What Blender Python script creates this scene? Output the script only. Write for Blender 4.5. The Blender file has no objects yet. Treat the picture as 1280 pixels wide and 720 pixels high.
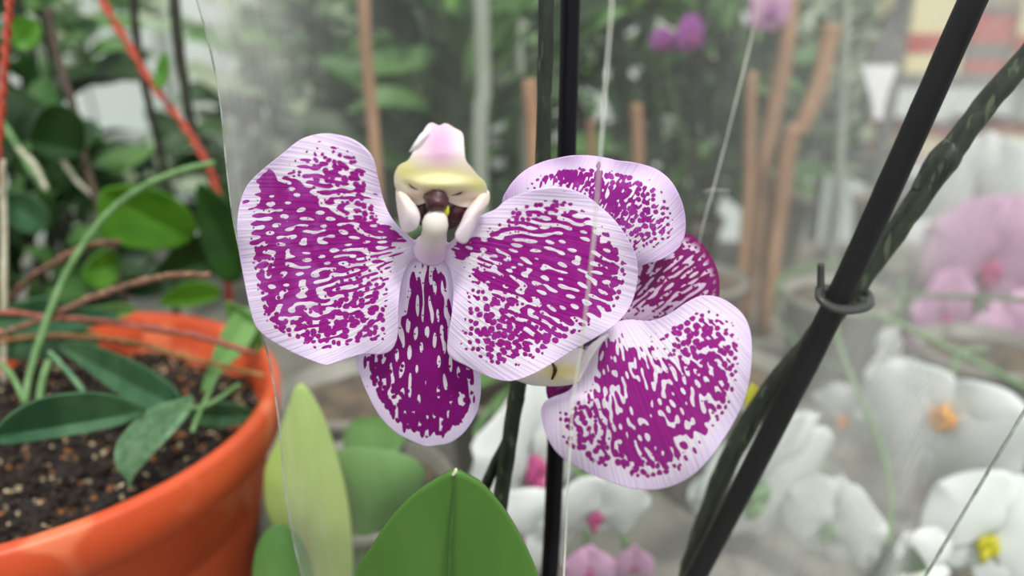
import bpy, math, random
import numpy as np
from mathutils import Vector, Matrix, noise
from mathutils.bvhtree import BVHTree
random.seed(7)
S = bpy.context.scene
COL = S.collection
CAMZ = 1.07; PITCH = math.radians(20); F = 1000.0
CS, SN = math.cos(PITCH), math.sin(PITCH)
BENCH = CAMZ - 0.32

def WY(px, py, Y):
    """point of the vertical plane y = Y that is seen at px, py"""
    u = (px-640)/F; v = (360-py)/F
    d = Y/(CS+v*SN)
    return Vector((u*d, Y, CAMZ + d*(-SN+v*CS)))

def lin(c):
    return tuple(((x/255)/12.92 if x/255 <= .04045 else ((x/255+.055)/1.055)**2.4) for x in c)

# ------------------------------------------------------------------ objects
def mesh_obj(name, verts, faces, mat, parent=None, smooth=True, attrs=None, solid=0, sub=0):
    me = bpy.data.meshes.new(name)
    me.from_pydata([tuple(v) for v in verts], [], faces)
    if smooth:
        for p in me.polygons: p.use_smooth = True
    for k, (typ, data) in (attrs or {}).items():
        a = me.attributes.new(k, typ, 'POINT')
        if typ == 'FLOAT_COLOR': data = [(d[0], d[1], d[2], 1) for d in data]
        a.data.foreach_set({'FLOAT': 'value', 'FLOAT_VECTOR': 'vector', 'FLOAT_COLOR': 'color'}[typ], np.asarray(data, dtype=np.float32).ravel())
    o = bpy.data.objects.new(name, me); COL.objects.link(o)
    if mat: me.materials.append(mat)
    if parent:
        o.parent = parent
        o.matrix_parent_inverse = (ROOTM(parent)).inverted()
    if solid:
        m = o.modifiers.new('solid', 'SOLIDIFY'); m.thickness = solid; m.offset = 0
    if sub:
        m = o.modifiers.new('sub', 'SUBSURF'); m.levels = sub; m.render_levels = sub
    return o
def ROOTM(o):
    m = Matrix.Translation(o.location) @ o.rotation_euler.to_matrix().to_4x4()
    m = m @ Matrix.Diagonal((*o.scale, 1))
    if o.parent: m = ROOTM(o.parent) @ o.matrix_parent_inverse @ m
    return m
def thing(name, label, cat, loc, group=None):
    o = bpy.data.objects.new(name, None); COL.objects.link(o); o.location = loc
    o.empty_display_size = .02
    return tag(o, label, cat, group)
def tag(o, label, cat, group=None):
    o['label'] = label; o['category'] = cat
    if group: o['group'] = group
    return o
def struct(o): o['kind'] = 'structure'; return o
def dup(root, label=None, group=None):
    r = root.copy(); COL.objects.link(r)
    def rec(src, dst):
        for ch in [c for c in src.children]:
            n = ch.copy(); COL.objects.link(n); n.parent = dst; n.matrix_parent_inverse = ch.matrix_parent_inverse.copy(); rec(ch, n)
    rec(root, r)
    if label: r['label'] = label
    if group: r['group'] = group
    return r

def join(parts):
    V, Fc = [], []
    for v, f in parts:
        n = len(V); V += list(v); Fc += [tuple(i+n for i in q) for q in f]
    return V, Fc

# ------------------------------------------------------------------ curves
def cr(p0, p1, p2, p3, t):
    return .5*((2*p1)+(p2-p0)*t+(2*p0-5*p1+4*p2-p3)*t*t+(3*p1-p0-3*p2+p3)*t**3)
def spline(pts, n, closed=False):
    P = [Vector(p) for p in pts]; out = []; L = len(P)
    segs = L if closed else L-1
    for k in range(n if closed else n+1):
        x = k*segs/n; i = min(int(x), segs-1); t = x-i
        if closed: a = [P[(i+j-1) % L] for j in range(4)]
        else: a = [P[min(max(i+j-1, 0), L-1)] for j in range(4)]
        out.append(cr(*a, t))
    return out
def even(pts, n):
    """closed outline resampled at even arc length"""
    P = spline(pts, len(pts)*10, True); P.append(P[0])
    L = [0]
    for a, b in zip(P, P[1:]): L.append(L[-1]+(b-a).length)
    out = []; j = 0
    for k in range(n):
        s = L[-1]*k/n
        while L[j+1] < s: j += 1
        out.append(P[j].lerp(P[j+1], (s-L[j])/max(L[j+1]-L[j], 1e-9)))
    return out
def tube(pts, rad, n=40, seg=10, bump=0, seed=0, flat=1.0):
    C = spline(pts, n); R = rad if isinstance(rad, (list, tuple)) else [rad, rad]
    V, Fc = [], []
    up = Vector((.3, 1, .2)).normalized()
    for i, c in enumerate(C):
        t = (C[min(i+1, n)]-C[max(i-1, 0)]).normalized()
        a = t.cross(up).normalized(); b = a.cross(t)
        x = i/n*(len(R)-1); k = min(int(x), len(R)-2); r = R[k]+(R[k+1]-R[k])*(x-k)
        for j in range(seg):
            w = 2*math.pi*j/seg
            rr = r*(1+bump*noise.noise(c*180+Vector((seed, math.cos(w), math.sin(w)))))
            V.append(c+a*math.cos(w)*rr+b*math.sin(w)*rr*flat)
    for i in range(n):
        for j in range(seg):
            k = (j+1) % seg
            Fc.append((i*seg+j, i*seg+k, (i+1)*seg+k, (i+1)*seg+j))
    Fc.append(tuple(range(seg))[::-1]); Fc.append(tuple(n*seg+j for j in range(seg)))
    return V, Fc
def lathe(prof, c, seg=64, wob=0):
    V, Fc = [], []; n = len(prof)
    for j in range(seg):
        a = 2*math.pi*j/seg
        for r, z in prof: V.append(Vector((c[0]+r*math.cos(a), c[1]+r*math.sin(a), c[2]+z)))
    for j in range(seg):
        k = (j+1) % seg
        for i in range(n-1): Fc.append((j*n+i, k*n+i, k*n+i+1, j*n+i+1))
    return V, Fc
def ball(c, rx, ry, rz, su=16, sv=10, lump=0, seed=0):
    V, Fc = [], []
    for i in range(sv+1):
        a = math.pi*i/sv
        for j in range(su):
            b = 2*math.pi*j/su
            d = Vector((math.sin(a)*math.cos(b), math.sin(a)*math.sin(b), math.cos(a)))
            k = 1+lump*noise.noise(d*1.7+Vector((seed*3.1, seed, 0)))
            V.append(Vector(c)+Vector((d.x*rx*k, d.y*ry*k, d.z*rz*k)))
    for i in range(sv):
        for j in range(su):
            k = (j+1) % su
            Fc.append((i*su+j, (i+1)*su+j, (i+1)*su+k, i*su+k))
    return V, Fc
def box(c, h, r=0):
    V = [Vector((c[0]+sx*h[0], c[1]+sy*h[1], c[2]+sz*h[2])) for sz in (-1, 1) for sy in (-1, 1) for sx in (-1, 1)]
    return V, [(0, 2, 3, 1), (4, 5, 7, 6), (0, 1, 5, 4), (2, 6, 7, 3), (0, 4, 6, 2), (1, 3, 7, 5)]

TREES = []
def root_of(o):
    while o.parent: o = o.parent
    return o.name
def box_of(vs, m=.0012):
    return [min(q[k] for q in vs)-m for k in range(3)], [max(q[k] for q in vs)+m for k in range(3)]
def add_tree(o):
    M = o.matrix_world; vs = [M @ q.co for q in o.data.vertices]
    TREES.append(box_of(vs)+(BVHTree.FromPolygons(vs, [tuple(p.vertices) for p in o.data.polygons]), root_of(o)))
def register(own=None):
    """collision trees of what is built so far, so that plants and pots find room around it"""
    bpy.context.view_layer.update()
    if own is None: TREES.clear()
    for o in COL.objects:
        if o.type == 'MESH' and o.data.polygons and (own is None or root_of(o) == own.name) and not root_of(o).startswith(('floor', 'wall', 'trim')): add_tree(o)
def clear(V, Fc, floor, own=None, gap=.003):
    # nothing may come nearer than 1.2 mm to what already stands there
    if min(q.z for q in V) < floor+gap: return False
    lo, hi = box_of(V); t = None
    for a, b, tr, rt in TREES:
        if rt == own or any(hi[k] < a[k] or lo[k] > b[k] for k in range(3)): continue
        if t is None: t = BVHTree.FromPolygons(V, Fc)
        if tr.overlap(t) or (gap and rt != 'growing_bench' and len(V) < 300 and any((tr.find_nearest(q, .0012)[0] is not None) for q in V)): return False
    return True

# ------------------------------------------------------------------ materials
def newmat(name):
    m = bpy.data.materials.new(name); m.use_nodes = True
    nt = m.node_tree; nt.nodes.clear()
    return m, nt, nt.nodes.new('ShaderNodeOutputMaterial')
def N(nt, t, **kw):
    n = nt.nodes.new(t)
    for k, v in kw.items():
        if k in n.inputs: n.inputs[k].default_value = v
        else: setattr(n, k, v)
    return n
def L(nt, a, b): nt.links.new(a, b)
def mth(nt, op, a, b=None, c=None):
    n = nt.nodes.new('ShaderNodeMath'); n.operation = op
    for i, x in enumerate((a, b, c)):
        if x is None: continue
        if isinstance(x, (int, float)): n.inputs[i].default_value = x
        else: L(nt, x, n.inputs[i])
    return n.outputs[0]
def mixc(nt, f, a, b):
    n = nt.nodes.new('ShaderNodeMix'); n.data_type = 'RGBA'
    for s, x in ((n.inputs[0], f), (n.inputs[6], a), (n.inputs[7], b)):
        if isinstance(x, (int, float)): s.default_value = x
        elif isinstance(x, tuple): s.default_value = (*x[:3], 1)
        else: L(nt, x, s)
    return n.outputs[2]
def attr(nt, name, out='Fac'):
    n = nt.nodes.new('ShaderNodeAttribute'); n.attribute_name = name; return n.outputs[out]
def coords(nt, scale=1.0, st=(1, 1, 1)):
    tc = N(nt, 'ShaderNodeTexCoord'); mp = N(nt, 'ShaderNodeMapping')
    mp.inputs['Scale'].default_value = (st[0]*scale, st[1]*scale, st[2]*scale)
    L(nt, tc.outputs['Object'], mp.inputs[0]); return mp.outputs[0]
def noi(nt, vec, scale, detail=3, rough=.5):
    n = N(nt, 'ShaderNodeTexNoise', Scale=scale, Detail=detail, Roughness=rough)
    L(nt, vec, n.inputs['Vector']); return n.outputs['Fac']
def sstep(nt, x, a, b):
    n = nt.nodes.new('ShaderNodeMapRange'); n.interpolation_type = 'SMOOTHSTEP'
    L(nt, x, n.inputs[0]); n.inputs[1].default_value = a; n.inputs[2].default_value = b
    return n.outputs[0]
def bump(nt, h, strength, dist=.001):
    b = N(nt, 'ShaderNodeBump', Strength=strength, Distance=dist); L(nt, h, b.inputs['Height']); return b.outputs[0]
def surf(name, c1, c2=None, scale=60, rough=.5, st=(1, 1, 1), b=.2, bd=.0006, transl=0, spec=.4, detail=4, lo=.35, hi=.65, tcol=None, coat=0, c3=None, s3=200):
    m, nt, out = newmat(name)
    v = coords(nt, 1, st)
    f = noi(nt, v, scale, detail)
    col = mixc(nt, sstep(nt, f, lo, hi), lin(c1), lin(c2 or c1))
    if c3:
        f3 = noi(nt, v, s3, 2); col = mixc(nt, sstep(nt, f3, .58, .68), col, lin(c3))
    p = N(nt, 'ShaderNodeBsdfPrincipled', Roughness=rough)
    p.inputs['Specular IOR Level'].default_value = spec; p.inputs['Coat Weight'].default_value = coat
    L(nt, col, p.inputs['Base Color'])
    L(nt, bump(nt, noi(nt, v, scale*3, 3), b, bd), p.inputs['Normal'])
    if transl:
        t = N(nt, 'ShaderNodeBsdfTranslucent')
        if tcol: t.inputs[0].default_value = (*lin(tcol), 1)
        else: L(nt, col, t.inputs[0])
        mx = N(nt, 'ShaderNodeMixShader'); mx.inputs[0].default_value = transl
        L(nt, p.outputs[0], mx.inputs[1]); L(nt, t.outputs[0], mx.inputs[2]); L(nt, mx.outputs[0], out.inputs[0])
    else: L(nt, p.outputs[0], out.inputs[0])
    return m

def petal_mat(name, purple=(160, 22, 142), purple2=(176, 62, 170), white=(246, 236, 250), margin=(234, 216, 246), cell=(21, 9), fine=9.0):
    m, nt, out = newmat(name)
    flow = attr(nt, 'flow', 'Vector'); pos = attr(nt, 'pos', 'Vector')
    nz = N(nt, 'ShaderNodeTexNoise', Scale=.055, Detail=2.0); L(nt, pos, nz.inputs['Vector'])
    def warp(vec, amt):
        s = N(nt, 'ShaderNodeVectorMath', operation='SUBTRACT'); L(nt, nz.outputs['Color'], s.inputs[0]); s.inputs[1].default_value = (.5, .5, .5)
        k = N(nt, 'ShaderNodeVectorMath', operation='SCALE'); L(nt, s.outputs[0], k.inputs[0]); k.inputs['Scale'].default_value = amt
        a = N(nt, 'ShaderNodeVectorMath', operation='ADD'); L(nt, vec, a.inputs[0]); L(nt, k.outputs[0], a.inputs[1]); return a.outputs[0]
    v2 = N(nt, 'ShaderNodeTexVoronoi', Scale=1/fine, Randomness=.9); v2.voronoi_dimensions = '2D'
    L(nt, warp(pos, fine*.7), v2.inputs['Vector'])
    fn = noi(nt, pos, .13, 2)
    fj = mth(nt, 'MULTIPLY_ADD', fn, .22, -.11)
    a2 = mth(nt, 'SUBTRACT', attr(nt, 'd2'), mth(nt, 'ADD', v2.outputs['Distance'], fj))
    mk = mth(nt, 'MAXIMUM', sstep(nt, attr(nt, 'blotch'), -.09, .09), sstep(nt, a2, -.06, .06))
    pn = noi(nt, pos, .03, 3)
    pur = mixc(nt, mth(nt, 'MULTIPLY', sstep(nt, pn, .42, .62), attr(nt, 'pale')), lin(purple), lin(purple2))
    wh = mixc(nt, attr(nt, 'marg'), lin(white), lin(margin))
    col = mixc(nt, mk, wh, pur)
    p = N(nt, 'ShaderNodeBsdfPrincipled', Roughness=.55); p.inputs['Specular IOR Level'].default_value = .22
    p.inputs['Sheen Weight'].default_value = .05
    L(nt, col, p.inputs['Base Color'])
    # fine veins running out from the base of the petal
    fl = N(nt, 'ShaderNodeVectorMath', operation='MULTIPLY'); L(nt, flow, fl.inputs[0]); fl.inputs[1].default_value = (.12, 1.4, 1)
    h = mth(nt, 'ADD', noi(nt, fl.outputs[0], 1.2, 3), mth(nt, 'MULTIPLY', mk, -.25))
    L(nt, bump(nt, h, .45, .0012), p.inputs['Normal'])
    t = N(nt, 'ShaderNodeBsdfTranslucent'); L(nt, col, t.inputs[0])
    mx = N(nt, 'ShaderNodeMixShader'); mx.inputs[0].default_value = .22
    L(nt, p.outputs[0], mx.inputs[1]); L(nt, t.outputs[0], mx.inputs[2]); L(nt, mx.outputs[0], out.inputs[0])
    return m
def tint_mat(name, rough=.45, transl=.2, b=.15):
    m, nt, out = newmat(name)
    c = attr(nt, 'tint', 'Color')
    p = N(nt, 'ShaderNodeBsdfPrincipled', Roughness=rough); p.inputs['Specular IOR Level'].default_value = .3
    f = noi(nt, coords(nt), 900, 3)
    L(nt, mixc(nt, mth(nt, 'MULTIPLY', f, .08), c, lin((250, 240, 245))), p.inputs['Base Color'])
    L(nt, bump(nt, f, b, .0004), p.inputs['Normal'])
    t = N(nt, 'ShaderNodeBsdfTranslucent'); L(nt, c, t.inputs[0])
    mx = N(nt, 'ShaderNodeMixShader'); mx.inputs[0].default_value = transl
    L(nt, p.outputs[0], mx.inputs[1]); L(nt, t.outputs[0], mx.inputs[2]); L(nt, mx.outputs[0], out.inputs[0])
    return m

# ------------------------------------------------------------------ sheets (petals, leaves) with their own relief
def sheet(name, outline, centre, Yf, mat, parent, n=150, m=44, base=None, d1=None, d2=None, cell=(21, 9), pale=None, solid=.0005, tint=None, margw=22, extra=0):
    O = even([(x, y, 0) for x, y in outline], n); c = Vector((*centre, 0))
    V, A = [], []
    px = [c]+[c.lerp(o, (i/m)**.9) for i in range(1, m+1) for o in O]
    rr = [0]+[(i/m)**.9 for i in range(1, m+1) for o in O]
    for p, r in zip(px, rr): V.append(WY(p.x, p.y, Yf(p.x, p.y, r)))
    Fc = [(0, 1+j, 1+(j+1) % n) for j in range(n)]
    for i in range(m-1):
        a = 1+i*n; b = a+n
        for j in range(n): k = (j+1) % n; Fc.append((a+j, b+j, b+k, a+k))
    at = {}
    if base is not None:
        bx, by = base; ax = math.atan2(c.y-by, c.x-bx)
        X = np.array([p.x for p in px]); Y_ = np.array([p.y for p in px]); e = rim_dist(X, Y_, O[::3])
        rho = np.hypot(X-bx, Y_-by); th = (np.arctan2(Y_-by, X-bx)-ax+np.pi) % (2*np.pi)-np.pi
        sp_ = pigment(O, base, ax, d1, cell[0]*1.2, cell[1]*1.08, int(extra)+3)(X, Y_)
        sp_ = np.where(e < 3, -1.0, sp_)
        D2 = np.broadcast_to(d2(X, Y_, e), X.shape)
        at = dict(flow=('FLOAT_VECTOR', np.stack([rho/cell[0], th*(55+.62*rho)/cell[1], rho*0], 1)), pos=('FLOAT_VECTOR', np.stack([X, Y_, X*0], 1)),
                  blotch=('FLOAT', sp_), d2=('FLOAT', D2), marg=('FLOAT', np.clip(1-(e-4)/margw, 0, 1)),
                  pale=('FLOAT', [pale(p.x, p.y) if pale else .5 for p in px]))
    if tint: at['tint'] = ('FLOAT_COLOR', [lin(tint(p.x, p.y)) for p in px])
    return mesh_obj(name, V, Fc, mat, parent, attrs=at, solid=solid)
def G(x, y, cx, cy, rx, ry, ang=0):
    a = math.radians(ang); dx, dy = x-cx, y-cy
    u = dx*math.cos(a)+dy*math.sin(a); w = -dx*math.sin(a)+dy*math.cos(a)
    return np.exp(-((u/rx)**2+(w/ry)**2))
def field(blobs, base=0.0, lo=12, hi=26, cap=.95, solid=()):
    """how densely the pigment sits at x, y; e is the distance to the petal's rim"""
    def f(x, y, e):
        q = base+sum(b[0]*G(x, y, *b[1:]) for b in blobs)
        k = np.clip((e-lo)/(hi-lo), 0, 1)
        q = np.minimum(q, cap)*k-(1-k)*.55
        for b in solid:
            g = G(x, y, *b); q = np.where((g > .2) & (e > 5), np.maximum(q, .35+.95*g), q)
        return q
    return f
def rim_dist(X, Y_, O):
    e = np.full(X.shape, 1e9)
    for o in O: e = np.minimum(e, (X-o.x)**2+(Y_-o.y)**2)
    return np.sqrt(e)
def pigment(O, base, ax, d1, lu, lv, seed):
    """self-organising spots and strokes in vein-aligned coordinates; returns a sampler"""
    bx, by = base; H = 1.0
    ox = np.array([o.x for o in O])-bx; oy = np.array([o.y for o in O])-by
    rmax = np.hypot(ox, oy).max()+15
    th = (np.arctan2(oy, ox)-ax+np.pi) % (2*np.pi)-np.pi
    tm = min(np.pi, np.abs(th).max()+.15); wmax = tm*(55+.62*rmax)
    nu = int(rmax/H)+1; nv = int(2*wmax/H)+1
    R_, W_ = np.meshgrid(np.arange(nu)*H, -wmax+np.arange(nv)*H, indexing='ij')
    T_ = W_/(55+.62*R_)
    X = bx+R_*np.cos(T_+ax); Y_ = by+R_*np.sin(T_+ax)
    D = d1(X, Y_, np.where(inside(X, Y_, O), rim_dist(X, Y_, O[::3]), 0))
    rng = np.random.default_rng(seed)
    ku = np.fft.fftfreq(nu, H)[:, None]*lu; kv = np.fft.fftfreq(nv, H)[None]*lv
    k = np.hypot(ku, kv); K = np.exp(-((k-1)/.5)**2)
    bp = lambda a: np.real(np.fft.ifft2(np.fft.fft2(a)*K))
    base_n = bp(rng.normal(size=(nu, nv))); base_n /= base_n.std()
    low = np.real(np.fft.ifft2(np.fft.fft2(rng.normal(size=(nu, nv)))*np.exp(-(k/.35)**2))); low /= low.std()
    B = (np.clip(D, -.6, 1.3)-.47)*1.7+.16*low
    a = np.tanh(base_n)
    for _ in range(3):
        fr = bp(a)*1.25+.34*base_n+B
        a = np.tanh(2.6*fr)
    fr = bp(a)*1.25+.34*base_n+B+1.15*np.clip(D-.45, 0, .6)
    def sample(px, py):
        r = np.hypot(px-bx, py-by); t = (np.arctan2(py-by, px-bx)-ax+np.pi) % (2*np.pi)-np.pi
        u = np.clip(r/H, 0, nu-1.001); v = np.clip((t*(55+.62*r)+wmax)/H, 0, nv-1.001)
        i = u.astype(int); j = v.astype(int); fu, fv = u-i, v-j
        return (fr[i, j]*(1-fu)+fr[i+1, j]*fu)*(1-fv)+(fr[i, j+1]*(1-fu)+fr[i+1, j+1]*fu)*fv
    return sample
def inside(X, Y_, O):
    r = np.zeros(X.shape, bool)
    for a, b in zip(O, list(O[1:])+[O[0]]):
        if a.y == b.y: continue
        c = ((a.y > Y_) != (b.y > Y_)) & (X < (b.x-a.x)*(Y_-a.y)/(b.y-a.y)+a.x)
        r ^= c
    return r

def leafV(base, tip, width, nrm, droop=.15, fold=.15, n=10, wave=0, shape=.9):
    """lance shaped leaf from base to tip as a folded strip five vertices wide"""
    base, tip = Vector(base), Vector(tip); ax = tip-base; Ln = ax.length
    side = ax.cross(nrm).normalized(); up = side.cross(ax).normalized()
    V, Fc = [], []
    for i in range(n+1):
        t = i/n; w = width*.5*(math.sin(math.pi*t**shape)**.75 if 0 < t < 1 else 0.02)
        c = base+ax*t+up*(Ln*droop*4*t*(1-t))+up*wave*Ln*math.sin(t*9)*.1
        for s in (-1, -.5, 0, .5, 1):
            V.append(c+side*w*s+up*w*fold*abs(s)**1.5*2)
    for i in range(n):
        for j in range(4): a = i*5+j; Fc.append((a, a+1, a+6, a+5))
    return V, Fc

# ================================================================== materials used
M_petal = petal_mat('spotted_petal')
M_petal_up = petal_mat('spotted_petal_small', purple=(150, 20, 140), margin=(222, 196, 236), fine=8)
M_petal_dark = petal_mat('magenta_petal_shaded', purple=(132, 12, 100), purple2=(150, 30, 130), white=(232, 206, 232), margin=(132, 12, 100), fine=9)  # magenta pigment, with the petal's shade mixed into the darker tones
M_sepal = petal_mat('spotted_sepal', purple=(134, 6, 118), purple2=(150, 20, 150))
M_lip = tint_mat('orchid_lip'); M_dark = surf('throat_red', (44, 5, 14), (74, 10, 24), 900, .3, b=.3, spec=.6)
M_lipw = surf('lip_white', (236, 226, 228), (230, 216, 224), 300, .5, b=.1)
M_spike = surf('orchid_spike', (40, 50, 34), (26, 32, 24), 260, .45, (1, 1, .3), b=.35, c3=(70, 82, 58), s3=420)
M_spike2 = surf('orchid_spike_purple', (28, 18, 32), (14, 12, 18), 200, .4, (1, 1, .3), b=.3)
M_stake = surf('black_stake', (7, 6, 10), (14, 12, 18), 120, .42, (1, 1, .12), b=.25, spec=.2)
M_clip = surf('clip_plastic', (52, 56, 52), (42, 46, 44), 150, .4, b=.1)
M_leaf = surf('orchid_leaf', (74, 118, 46), (88, 134, 56), 30, .38, (1, 1, .25), b=.12, transl=.12, spec=.35)
M_rib = surf('leaf_rib', (52, 92, 38), (60, 100, 44), 60, .45, b=.1)
M_leafpale = surf('pale_leaf', (186, 214, 118), (206, 228, 142), 25, .45, b=.1, transl=.3)
M_leafmid = surf('mid_leaf', (92, 138, 70), (112, 156, 84), 25, .45, b=.1, transl=.25)
M_potl = surf('pot_leaf', (44, 88, 58), (66, 110, 72), 90, .42, (1, 1, .5), b=.35, transl=.12)
M_potl2 = surf('pot_leaf_mottled', (112, 150, 112), (84, 126, 90), 260, .45, b=.4, transl=.15)
M_bright = surf('bright_leaf', (70, 128, 30), (92, 150, 40), 40, .4, b=.15, transl=.35)
M_darkleaf = surf('dark_leaf', (30, 66, 24), (42, 84, 30), 40, .45, b=.15, transl=.2)
M_f1 = surf('foliage_green', (64, 106, 52), (98, 136, 76), 14, .5, b=.1, transl=.25)
M_f2 = surf('foliage_dark', (30, 54, 30), (56, 84, 48), 12, .5, b=.1, transl=.2)
M_f3 = surf('foliage_grey', (132, 152, 122), (172, 184, 156), 12, .5, b=.1, transl=.2)
M_f4 = surf('foliage_lime', (110, 160, 60), (130, 180, 74), 12, .5, b=.1, transl=.3)
M_stemg = surf('green_stem', (104, 140, 88), (82, 120, 66), 160, .5, b=.3)
M_stemd = surf('dark_stem', (52, 54, 40), (36, 38, 30), 160, .6, b=.4)
M_stemb = surf('brown_stem', (86, 70, 56), (60, 50, 42), 160, .6, b=.4)
M_twig = surf('dry_twig', (126, 92, 72), (98, 72, 58), 260, .7, b=.6, c3=(170, 140, 110), s3=500)
M_twigr = surf('reddish_twig', (158, 88, 74), (128, 72, 60), 260, .6, b=.5)
M_twigo = surf('straw_twig', (172, 128, 78), (140, 100, 60), 260, .7, b=.6)
M_straw = surf('pale_straw', (222, 222, 198), (200, 196, 170), 200, .6, b=.3)
M_cane = surf('bamboo_cane', (178, 140, 108), (146, 112, 84), 60, .55, (1, 1, .2), b=.3)
M_greycane = surf('grey_cane', (156, 166, 150), (136, 146, 132), 60, .6, (1, 1, .2), b=.2)
M_pot = surf('orange_plastic', (206, 88, 48), (192, 74, 38), 14, .42, (1, 1, 1), b=.12, bd=.0008, spec=.35, c3=(214, 112, 74), s3=30)
M_darkpot = surf('dark_plastic', (52, 54, 52), (66, 68, 64), 14, .5, b=.1)
M_clearpot = surf('grey_pot', (136, 134, 124), (118, 116, 106), 14, .4, b=.1)
M_bark = surf('bark', (98, 82, 62), (60, 50, 40), 60, .85, b=.8, bd=.003)
M_white = surf('white_petal', (238, 242, 240), (228, 234, 230), 12, .55, b=.05, transl=.3)
M_wlip = surf('yellow_lip', (236, 176, 60), (226, 140, 50), 120, .5, b=.1)
M_pink = surf('pink_petal', (222, 178, 210), (208, 158, 196), 14, .55, b=.05, transl=.3)
M_pinklip = surf('pink_lip', (178, 60, 120), (160, 50, 110), 120, .5, b=.1)
M_mag = surf('magenta_bloom', (146, 66, 150), (166, 90, 168), 14, .55, b=.05, transl=.3)
M_yel = surf('yellow_petal', (222, 218, 70), (206, 200, 60), 40, .5, b=.1, transl=.3)
M_cordr = surf('red_cord', (196, 88, 66), (170, 66, 50), 300, .55, b=.3)
M_cream = surf('cream_card', (232, 222, 176), (222, 212, 164), 10, .6, b=.05)
M_redc = surf('red_card', (188, 76, 66), (172, 64, 56), 10, .6, b=.05)
M_tagw = surf('white_plastic', (244, 244, 244), (236, 236, 238), 10, .3, b=.02)
M_shelf = surf('grey_shelf', (112, 112, 108), (96, 98, 94), 20, .5, b=.1)
M_bench = surf('bench_top', (134, 132, 122), (106, 106, 96), 9, .7, b=.3, bd=.002, c3=(86, 88, 76), s3=25)
M_floor = surf('concrete', (150, 148, 142), (126, 124, 118), 5, .8, b=.4, bd=.003)
M_wall = surf('pale_panel', (206, 214, 208), (186, 196, 190), 2.2, .6, (1, 1, .3), b=.05)
M_frame = surf('wall_frame', (150, 158, 150), (138, 146, 140), 6, .5, b=.05)

# soil: dark potting mix with pale and rusty specks
m, nt, out = newmat('soil'); M_soil = m
v = coords(nt)
vo = N(nt, 'ShaderNodeTexVoronoi', Scale=420.0); L(nt, v, vo.inputs['Vector'])
sp = N(nt, 'ShaderNodeSeparateColor'); L(nt, vo.outputs['Color'], sp.inputs[0])
c = mixc(nt, noi(nt, v, 90, 4), lin((20, 16, 14)), lin((46, 36, 29)))
c = mixc(nt, sstep(nt, sp.outputs[0], .9, .93), c, lin((186, 166, 132)))
c = mixc(nt, sstep(nt, sp.outputs[1], .92, .95), c, lin((150, 96, 52)))
p = N(nt, 'ShaderNodeBsdfPrincipled', Roughness=.85); L(nt, c, p.inputs['Base Color'])
L(nt, bump(nt, mth(nt, 'ADD', noi(nt, v, 300, 5), mth(nt, 'MULTIPLY', vo.outputs['Distance'], -1)), 1, .003), p.inputs['Normal'])
L(nt, p.outputs[0], out.inputs[0])
M_clod = surf('soil_clod', (48, 38, 30), (26, 20, 16), 300, .85, b=.8, bd=.002)
M_perl = surf('perlite', (214, 200, 170), (190, 160, 120), 300, .7, b=.4)
M_chip = surf('bark_chip', (150, 98, 56), (120, 76, 44), 300, .8, b=.5)

def film_mat(name, haze, streak, gloss=.07):
    """clear cellophane: mostly see-through, faintly milky by an amount set per point, glossy"""
    m, nt, out = newmat(name)
    st = attr(nt, 'along', 'Vector')
    n1 = N(nt, 'ShaderNodeTexNoise', Scale=1.0, Detail=4.0, Roughness=.6); L(nt, st, n1.inputs['Vector'])
    f = mth(nt, 'MULTIPLY', mth(nt, 'MULTIPLY_ADD', sstep(nt, n1.outputs['Fac'], .35, .8), streak, haze), attr(nt, 'milk'))
    d = N(nt, 'ShaderNodeBsdfDiffuse', Color=(.8, .8, .78, 1)); tl = N(nt, 'ShaderNodeBsdfTranslucent', Color=(.8, .8, .78, 1))
    dd = N(nt, 'ShaderNodeMixShader'); dd.inputs[0].default_value = .5; L(nt, d.outputs[0], dd.inputs[1]); L(nt, tl.outputs[0], dd.inputs[2])
    tr = N(nt, 'ShaderNodeBsdfTransparent')
    a = N(nt, 'ShaderNodeMixShader'); L(nt, f, a.inputs[0]); L(nt, tr.outputs[0], a.inputs[1]); L(nt, dd.outputs[0], a.inputs[2])
    g = N(nt, 'ShaderNodeBsdfGlossy', Roughness=.12)
    bn = bump(nt, n1.outputs['Fac'], .3, .004); L(nt, bn, g.inputs['Normal'])
    lw = N(nt, 'ShaderNodeLayerWeight', Blend=.5); fr_ = mth(nt, 'MULTIPLY_ADD', mth(nt, 'POWER', lw.outputs['Facing'], 4.0), .5, .02)
    b = N(nt, 'ShaderNodeMixShader'); L(nt, mth(nt, 'MULTIPLY', fr_, gloss*10), b.inputs[0]); L(nt, a.outputs[0], b.inputs[1]); L(nt, g.outputs[0], b.inputs[2])
    L(nt, b.outputs[0], out.inputs[0])
    return m
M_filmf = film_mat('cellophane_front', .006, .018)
M_filmb = film_mat('cellophane_back', .24, .22)
M_edge = surf('film_edge', (224, 226, 214), (196, 198, 186), 300, .25, (1, 1, .2), b=.1, spec=.6)

# ================================================================== the setting
V, Fc = box((0, 1.6, -.01), (3, 3, .01)); struct(mesh_obj('floor', V, Fc, M_floor, smooth=False))
V, Fc = box((0, 2.9, 1.25), (3, .02, 1.25)); wb = struct(mesh_obj('wall_back', V, Fc, M_wall, smooth=False))
parts = [box((x, 2.866, 1.2515), (.02, .012, 1.25)) for x in [-2.4+.6*i for i in range(9)]]+[box((0, 2.866, z), (3, .012, .02)) for z in (.6, 1.6, 2.3)]
V, Fc = join(parts); struct(mesh_obj('trim_1', V, Fc, M_frame, smooth=False))

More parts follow.
